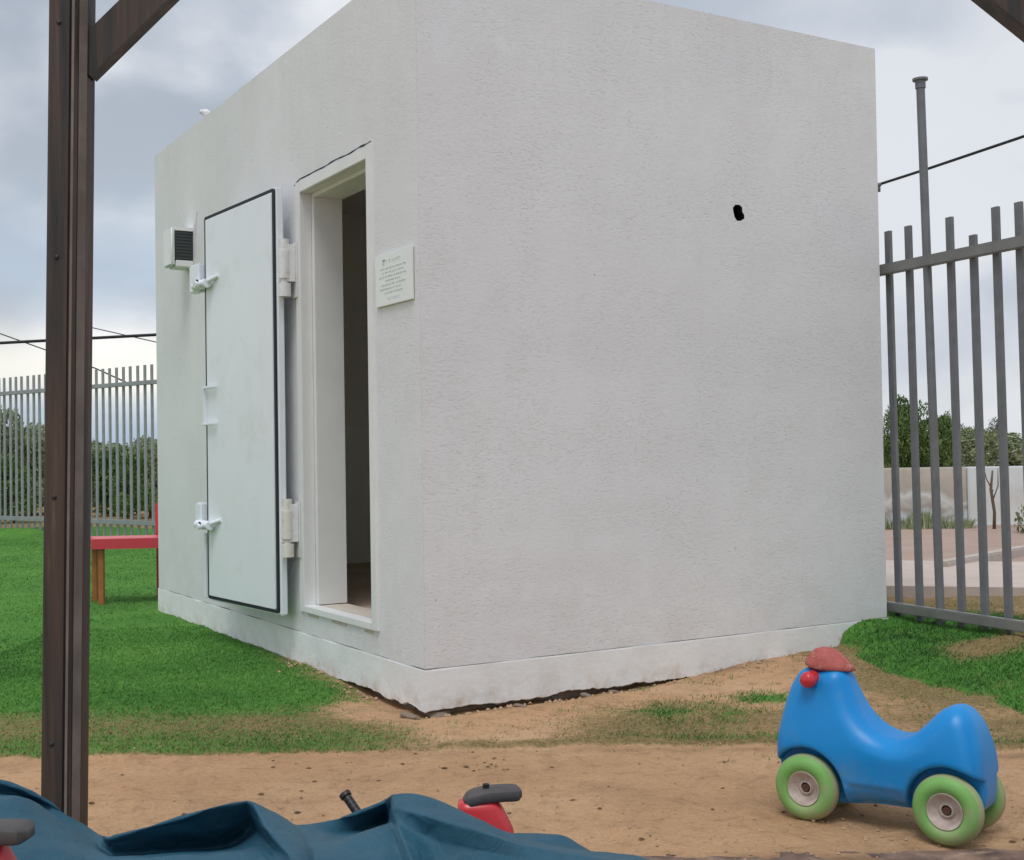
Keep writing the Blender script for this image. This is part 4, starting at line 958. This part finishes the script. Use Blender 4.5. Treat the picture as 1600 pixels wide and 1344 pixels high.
def clump(r_):
    c = r_.choice(LC); q = .05 if r_.random() < .55 else .5
    return c[0]+r_.gauss(0, q*1.6), min(4.15, max(3.04, c[1]+r_.gauss(0, q*.5)))
scatter_flakes(170, clump, .0085, 'leaf_litter', M['litter'], 'stuff', .18)
scatter_flakes(700, lambda r_: (r_.uniform(-1.5, 2.2), 3.0+abs(r_.gauss(0, .5))), .0045, 'grit', M['grit'], 'stuff', .8, 2)
def by_wall(r_):
    if r_.random() < .6: u, s = r_.uniform(-.05, 1.7), -abs(r_.gauss(.0, .07))-.01
    else: u, s = -abs(r_.gauss(0, .06))-.01, r_.uniform(0, 1.3)
    p = BC+WV*u+LV*s; return p.x, p.y
scatter_flakes(130, by_wall, .009, 'rubble_crumbs', M['grit'], 'stuff', .8, 3)

# ------------------------------------------------------------------ grass blades: countless
def blades(name, n, xr, yr, hgt, wid, power=1.0, seed=5):
    r_ = np.random.default_rng(seed); X = r_.uniform(*xr, n); 
    Yv = yr[0]+(yr[1]-yr[0])*r_.uniform(0, 1, n)**power
    P, Tn, Hs = [], [], []
    for x, y, u_ in zip(X, Yv, r_.uniform(0, 1, n)):
        d, u, s = footdist(x, y)
        if d <= .012: continue
        if x > 1.0 and y > 4.6 and (FR0.x-x)*0: continue
        t, dr, _ = masks(x, y); g_ = t*t*(3-2*t)
        g_ = g_ + .10*mnoise.noise(Vector((x*7, y*7, 0)))
        if u_ < g_: P.append((x, y, zground(x, y))); Tn.append(0); Hs.append(1.)
        elif u_ < g_ + dr*.22: P.append((x, y, zground(x, y))); Tn.append(1); Hs.append(.8)
    P = np.array(P); Tn = np.array(Tn); n = len(P); H = np.array(Hs)*hgt*r_.uniform(.55, 1.25, n); A = r_.uniform(0, 2*np.pi, n); W_ = wid*r_.uniform(.7, 1.3, n)
    Ln = np.stack([r_.normal(0, .7, n)+.3, r_.normal(0, .7, n), np.zeros(n)], 1)
    c, s = np.cos(A), np.sin(A); off_ = np.stack([c*W_, s*W_, 0*c], 1)/2
    v0 = P-off_; v1 = P+off_; v2 = P+Ln*H[:, None]+np.stack([0*c, 0*c, H], 1)
    V_ = np.stack([v0, v1, v2], 1).reshape(-1, 3); me = npmesh(name, V_, np.arange(3*n).reshape(-1, 3))
    big = np.array([mnoise.noise(Vector((p[0]*1.3, p[1]*1.3, 8))) for p in P])
    tint = np.where(Tn == 0, np.clip(.46+.12*r_.normal(0, 1, n)+.42*big, 0, .77), .86+.14*r_.uniform(0, 1, n))
    for q_ in range(n):
        if P[q_][0] > 1.2 and Tn[q_] == 0: tint[q_] = max(0, tint[q_]-.15-.55*max(0, mnoise.noise(Vector((P[q_][0]*3.5, P[q_][1]*6, 2)))))  # darker tint paints the bank's shade into its grass clumps
    at_ = me.attributes.new('tint', 'FLOAT', 'POINT'); at_.data.foreach_set('value', np.repeat(tint, 3).astype(np.float32))
    o = link(name, me, M['grass']); tag(o, kind='stuff'); return o
blades('turf_grass', 190000, (-2.6, .9), (4.12, 7.2), .0095, .0032, 1.2)
blades('turf_grass', 110000, (-7.5, -1.0), (6.2, 16.6), .010, .006, 1.1, 6)
blades('turf_grass', 80000, (.5, 2.5), (3.95, 6.6), .016, .0036, 1., 7)

# ------------------------------------------------------------------ far wall, wires
def m_mural():
    m = bpy.data.materials.new('faded_mural_wall'); m.use_nodes = True; t = m.node_tree; p = t.nodes['Principled BSDF']; p.inputs['Roughness'].default_value = .9
    g = N(t, 'ShaderNodeTexCoord'); sp = N(t, 'ShaderNodeSeparateXYZ'); L(t, g.outputs['Object'], sp.inputs[0])
    mp = N(t, 'ShaderNodeMapping', i={'Scale': (1, 1, 1.3)}); L(t, g.outputs['Object'], mp.inputs[0])
    a = N(t, 'ShaderNodeTexNoise', i={'Scale': 2.4, 'Detail': 3, 'Distortion': .6}); L(t, mp.outputs[0], a.inputs[0])
    q = N(t, 'ShaderNodeMath', operation='MULTIPLY_ADD', i={1: .55}); L(t, a.outputs[0], q.inputs[0]); L(t, sp.outputs['Z'], q.inputs[2])
    c = ramp(t, q.outputs[0], [(.30, (.50, .56, .60)), (.46, (.66, .70, .72)), (.53, (.40, .35, .30)), (.60, (.70, .70, .68)), (.66, (.46, .42, .36)), (.9, (.56, .51, .44))])
    b = N(t, 'ShaderNodeTexNoise', i={'Scale': 9, 'Detail': 7, 'Roughness': .7}); L(t, g.outputs['Object'], b.inputs[0])
    c = mixc(t, ramp(t, b.outputs[0], [(.5, 0.), (.75, .4)]), c, (.33, .29, .25)); L(t, c, p.inputs['Base Color']); return m
M['mural'] = m_mural()
M['farwhite'] = material('far_white_wall', (.74, .78, .80), .9, .2, (.66, .69, .69), 2, 8, 0, dirt=((.50, .44, .36), .35), dscale=1.6)
WY = 12.55; zg2 = .13
fw = empty('boundary_wall', (3.0, WY, zg2)); tag(fw, 'low boundary wall across the street, faded mural on its left part and plain white on its right', 'wall')
xj = at(1512, 800, WY).x-3.0; zt2 = at(1500, 730, WY).z-zg2
bm = bmesh.new(); box(bm, ((xj-1.6)/2, .1, zt2/2-.05), (xj+1.6, .2, zt2+.1)); obj('mural_section', bm, M['mural'], fw, bevel=.01)
bm = bmesh.new(); box(bm, ((xj+8)/2+.002, .07, zt2/2-.05), (8-xj, .2, zt2+.1)); obj('white_section', bm, M['farwhite'], fw, bevel=.01)
bm = bmesh.new(); box(bm, ((xj+8)/2, -.06, .02), (8-xj, .05, .10)); obj('footing', bm, M['pave'], fw)
def cable(name, label, pts_, r_, n=24, sag=0.):
    bm = bmesh.new(); P = [Vector(p) for p in pts_]; L_ = []
    for a_, b_ in zip(P, P[1:]):
        for k in range(n): t = k/n; L_.append(a_.lerp(b_, t)-ZV*sag*4*t*(1-t))
    L_.append(P[-1]); o_ = L_[0].copy(); tube(bm, [p-o_ for p in L_], r_, 7)
    o = obj(name, bm, M['wire'], smooth=True); o.location = o_; tag(o, label, 'cable'); return o
cable('overhead_cable', 'thick black overhead cable crossing the sky above the right fence', [at(1368, 290, 9), at(1455, 262, 8.6), at(1600, 213, 8), at(1900, 120, 7)], .010, 12)
bm = bmesh.new(); p = at(1373, 289, 8.95); sph(bm, (0, 0, 0), (.022, .022, .016), n=12); cyl(bm, (0, 0, -.05), (0, 0, 0), .012, 10); o = obj('cable_clamp', bm, M['steelR'], smooth=True); o.location = p; tag(o, 'small grey clamp on the overhead cable next to the building corner', 'clamp')
cable('overhead_cable', 'thick dark overhead cable crossing the sky above the left fence', [at(-1500, 560, 24), at(-200, 540, 20), at(0, 536, 19.6), at(245, 523, 19), at(500, 500, 18.5)], .024, 12)
cable('overhead_cable', 'thin faint cable slanting down behind the post above the left fence', [at(-1400, 20, 40), at(-60, 500, 24), at(66, 545, 22), at(150, 576, 20), at(196, 597, 15.6)], .011, 8)
cable('overhead_cable', 'thin faint cable right of the post, just above the thick left cable', [at(90, 500, 26), at(250, 536, 24), at(330, 550, 24)], .010, 8)

# ------------------------------------------------------------------ trees and shrubs
def foliage(nl, size, blobs, seed, name):
    r_ = np.random.default_rng(seed); bl = np.array(blobs, float); wts = (bl[:, 3]*bl[:, 4]*bl[:, 5])**(.8); wts /= wts.sum()
    k = r_.choice(len(bl), nl, p=wts); d = r_.normal(0, 1, (nl, 3)); d /= np.linalg.norm(d, axis=1)[:, None]
    rad = r_.uniform(.45, 1.0, nl)**.5*(1+.10*r_.normal(0, 1, nl)); C_ = bl[k, :3]+d*bl[k, 3:6]*rad[:, None]
    a1 = r_.normal(0, 1, (nl, 3)); a1 /= np.linalg.norm(a1, axis=1)[:, None]; a2 = np.cross(a1, r_.normal(0, 1, (nl, 3))); a2 /= np.linalg.norm(a2, axis=1)[:, None]
    s = size*r_.uniform(.5, 1.4, nl)[:, None]
    V_ = np.stack([C_-a1*s, C_-a2*s*.5, C_+a1*s, C_+a2*s*.5], 1).reshape(-1, 3); me = npmesh(name, V_, np.arange(4*nl).reshape(-1, 4))
    cl_ = r_.uniform(-.2, .2, len(bl)); t = np.clip(.5+cl_[k]+.16*r_.normal(0, 1, nl), 0, 1)
    at_ = me.attributes.new('tint', 'FLOAT', 'POINT'); at_.data.foreach_set('value', np.repeat(t, 4).astype(np.float32)); return me
def crown_blobs(seed, n, rx, rz, z0):
    r_ = random.Random(seed); out = []
    for _ in range(n):
        a_ = r_.uniform(0, 6.28); q = r_.uniform(0, .72)**.7; h_ = r_.uniform(0, 1); rr_ = r_.uniform(.26, .42)
        out.append((rx*q*math.cos(a_)*(1-.35*h_), rx*q*math.sin(a_)*(1-.35*h_), z0+rz*h_*.85, rx*rr_, rx*rr_, rx*rr_*.75))
    return out
kinds = {}
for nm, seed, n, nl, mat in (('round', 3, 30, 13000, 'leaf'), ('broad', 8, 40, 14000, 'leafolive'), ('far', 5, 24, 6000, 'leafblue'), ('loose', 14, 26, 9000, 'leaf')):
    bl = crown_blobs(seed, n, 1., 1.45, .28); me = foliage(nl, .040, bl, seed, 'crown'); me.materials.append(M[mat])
    bm = bmesh.new(); tube(bm, [(0, 0, -.3), (.02, 0, .3), (-.01, .02, .75), (.03, 0, 1.3)], [.07, .055, .035, .012], 8)
    r_ = random.Random(seed)
    for k in range(7):
        b_ = bl[r_.randrange(len(bl))]; z_ = r_.uniform(.25, .8); tube(bm, [(0, 0, z_), (b_[0]*.5, b_[1]*.5, (z_+b_[2])/2+.04), (b_[0]*.95, b_[1]*.95, b_[2])], [.03, .018, .006], 6)
    bmesh.ops.recalc_face_normals(bm, faces=bm.faces); tk = bpy.data.meshes.new('trunk'); bm.to_mesh(tk); bm.free(); tk.materials.append(M['bark']); smooth_all(tk)
    kinds[nm] = (me, tk)
def tree(kind, px, ptop, Y, wpx, label, rz, group, name='tree', cat='tree', zb_=.1):
    p = at(px, ptop, Y); h_ = p.z-zb_; wm = wpx/FPX*Y/2
    t = empty(name, (p.x, p.y, zb_), rz); t.scale = (wm/1.05, wm/1.05, h_/1.72); tag(t, label, cat, group)
    for nm, me in (('crown', kinds[kind][0]), ('trunk', kinds[kind][1])):
        o = bpy.data.objects.new(nm, me); COL.objects.link(o); o.parent = t
TR_ = [('round', 1412, 622, 24, 110, 'rounded dark green tree beyond the wall, next to the building corner', .3),
       ('loose', 1478, 645, 27, 70, 'smaller green tree beyond the wall, second from the building corner', 1.2),
       ('broad', 1530, 668, 30, 110, 'low olive green tree beyond the wall, in the middle of the gap of sky', 2.2),
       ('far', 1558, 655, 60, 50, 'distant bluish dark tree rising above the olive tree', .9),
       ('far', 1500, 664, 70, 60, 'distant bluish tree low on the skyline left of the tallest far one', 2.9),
       ('broad', 1650, 672, 11.3, 150, 'olive bush standing before the white wall at the right edge', 4.0),
       ('broad', 1500, 674, 36, 300, 'wide olive tree in the back row beyond the street wall', 3.0),
       ('round', 1340, 640, 26, 120, 'dark green tree mostly hidden behind the building, right side', 5.0)]
for k_, px, pt, Y, wp, lab, rz in TR_: tree(k_, px, pt, Y, wp, lab, rz, 'trees beyond the street wall')
TL_ = [('broad', -25, 640, 22, 150, 'tall olive bush at the left edge beyond the left fence', .4),
       ('broad', 45, 664, 23, 150, 'olive bush beyond the left fence, just left of the post', 1.9),
       ('broad', 115, 686, 24, 150, 'olive bush beyond the left fence, directly behind the post', 3.3),
       ('round', 175, 698, 22, 120, 'low green bush beyond the left fence, right of the post', 5.1),
       ('broad', 235, 684, 21, 110, 'bushy green shrub beyond the left fence, against the building edge', 2.6),
       ('loose', 205, 705, 19.5, 90, 'lowest bush beyond the left fence, between the post and the building', .8),
       ('broad', 75, 690, 28, 230, 'wide olive bush in the back row beyond the fence, left of the post', 1.1),
       ('broad', 195, 693, 28, 210, 'wide olive bush in the back row beyond the left fence, right of the post', 4.4),
       ('broad', -70, 650, 27, 220, 'wide olive bush in the back row at the far left edge', 3.7),
       ('broad', -230, 660, 28, 260, 'broad olive bush beyond the left fence, outside the left edge of the picture', .5),
       ('round', -470, 640, 30, 240, 'rounded green bush beyond the left fence, far outside the left edge', 1.5),
       ('broad', 320, 675, 22, 130, 'bush beyond the left fence hidden behind the building corner', .2),
       ('loose', 20, 712, 19.8, 110, 'low bush close behind the left fence near the left edge', 2.2)]
for k_, px, pt, Y, wp, lab, rz in TL_: tree(k_, px, pt, Y, wp, lab, rz, 'bushes beyond the left fence', 'bush', 'bush', 0)
# a dead sapling before the white wall, and growth at the foot of the mural
bm = bmesh.new(); p0 = gnd(1553, 833, .15); 
tube(bm, [(0, 0, -.05), (.01, 0, .2), (-.02, 0, .42), (.0, 0, .60)], [.018, .016, .015, .009], 8); tube(bm, [(-.01, 0, .3), (.05, 0, .45), (.06, .02, .62)], [.008, .006, .003], 6); tube(bm, [(0, 0, .4), (-.06, 0, .52), (-.09, 0, .66)], [.007, .005, .003], 6)
o = obj('sapling', bm, M['bark'], smooth=True); o.location = p0; tag(o, 'bare brown sapling standing before the white part of the far wall', 'sapling')
r_ = np.random.default_rng(4); nb = 2600; gxp = r_.uniform(2.4, 3.0+xj-.02, nb); gyp = WY-abs(r_.normal(0, .12, nb)); hgt = r_.uniform(.06, .26, nb)*(.6+.4*np.sin(gxp*5)**2)
v0 = np.stack([gxp-.012, gyp, 0*gxp+zg2], 1); v1 = v0+[.024, 0, 0]; v2 = np.stack([gxp+r_.normal(0, .05, nb), gyp+r_.normal(0, .05, nb), zg2+hgt], 1)
me = npmesh('weeds', np.stack([v0, v1, v2], 1).reshape(-1, 3), np.arange(3*nb).reshape(-1, 3)); at_ = me.attributes.new('tint', 'FLOAT', 'POINT'); at_.data.foreach_set('value', np.repeat(r_.uniform(.1, .95, nb), 3).astype(np.float32))
tag(link('weeds', me, M['leafolive']), kind='stuff')
# far hills closing the view
bm = bmesh.new(); prev = None
for k in range(81):
    a_ = R(-60+120*k/80); rr_ = 320; x, y = rr_*math.sin(a_), rr_*math.cos(a_); h_ = 2.6+2.2*mnoise.fractal(Vector((k*.17, 0, 0)), .8, 2, 4)+3*sst(-20, -40, math.degrees(a_))
    c_ = (bm.verts.new((x, y, -1)), bm.verts.new((x*1.02, y*1.02, h_)), bm.verts.new((x*1.3, y*1.3, h_*1.2)))
    if prev: bm.faces.new((prev[0], c_[0], c_[1], prev[1])); bm.faces.new((prev[1], c_[1], c_[2], prev[2]))
    prev = c_
hl_ = obj('hills', bm, M['hill'], smooth=True); tag(hl_, kind='structure')
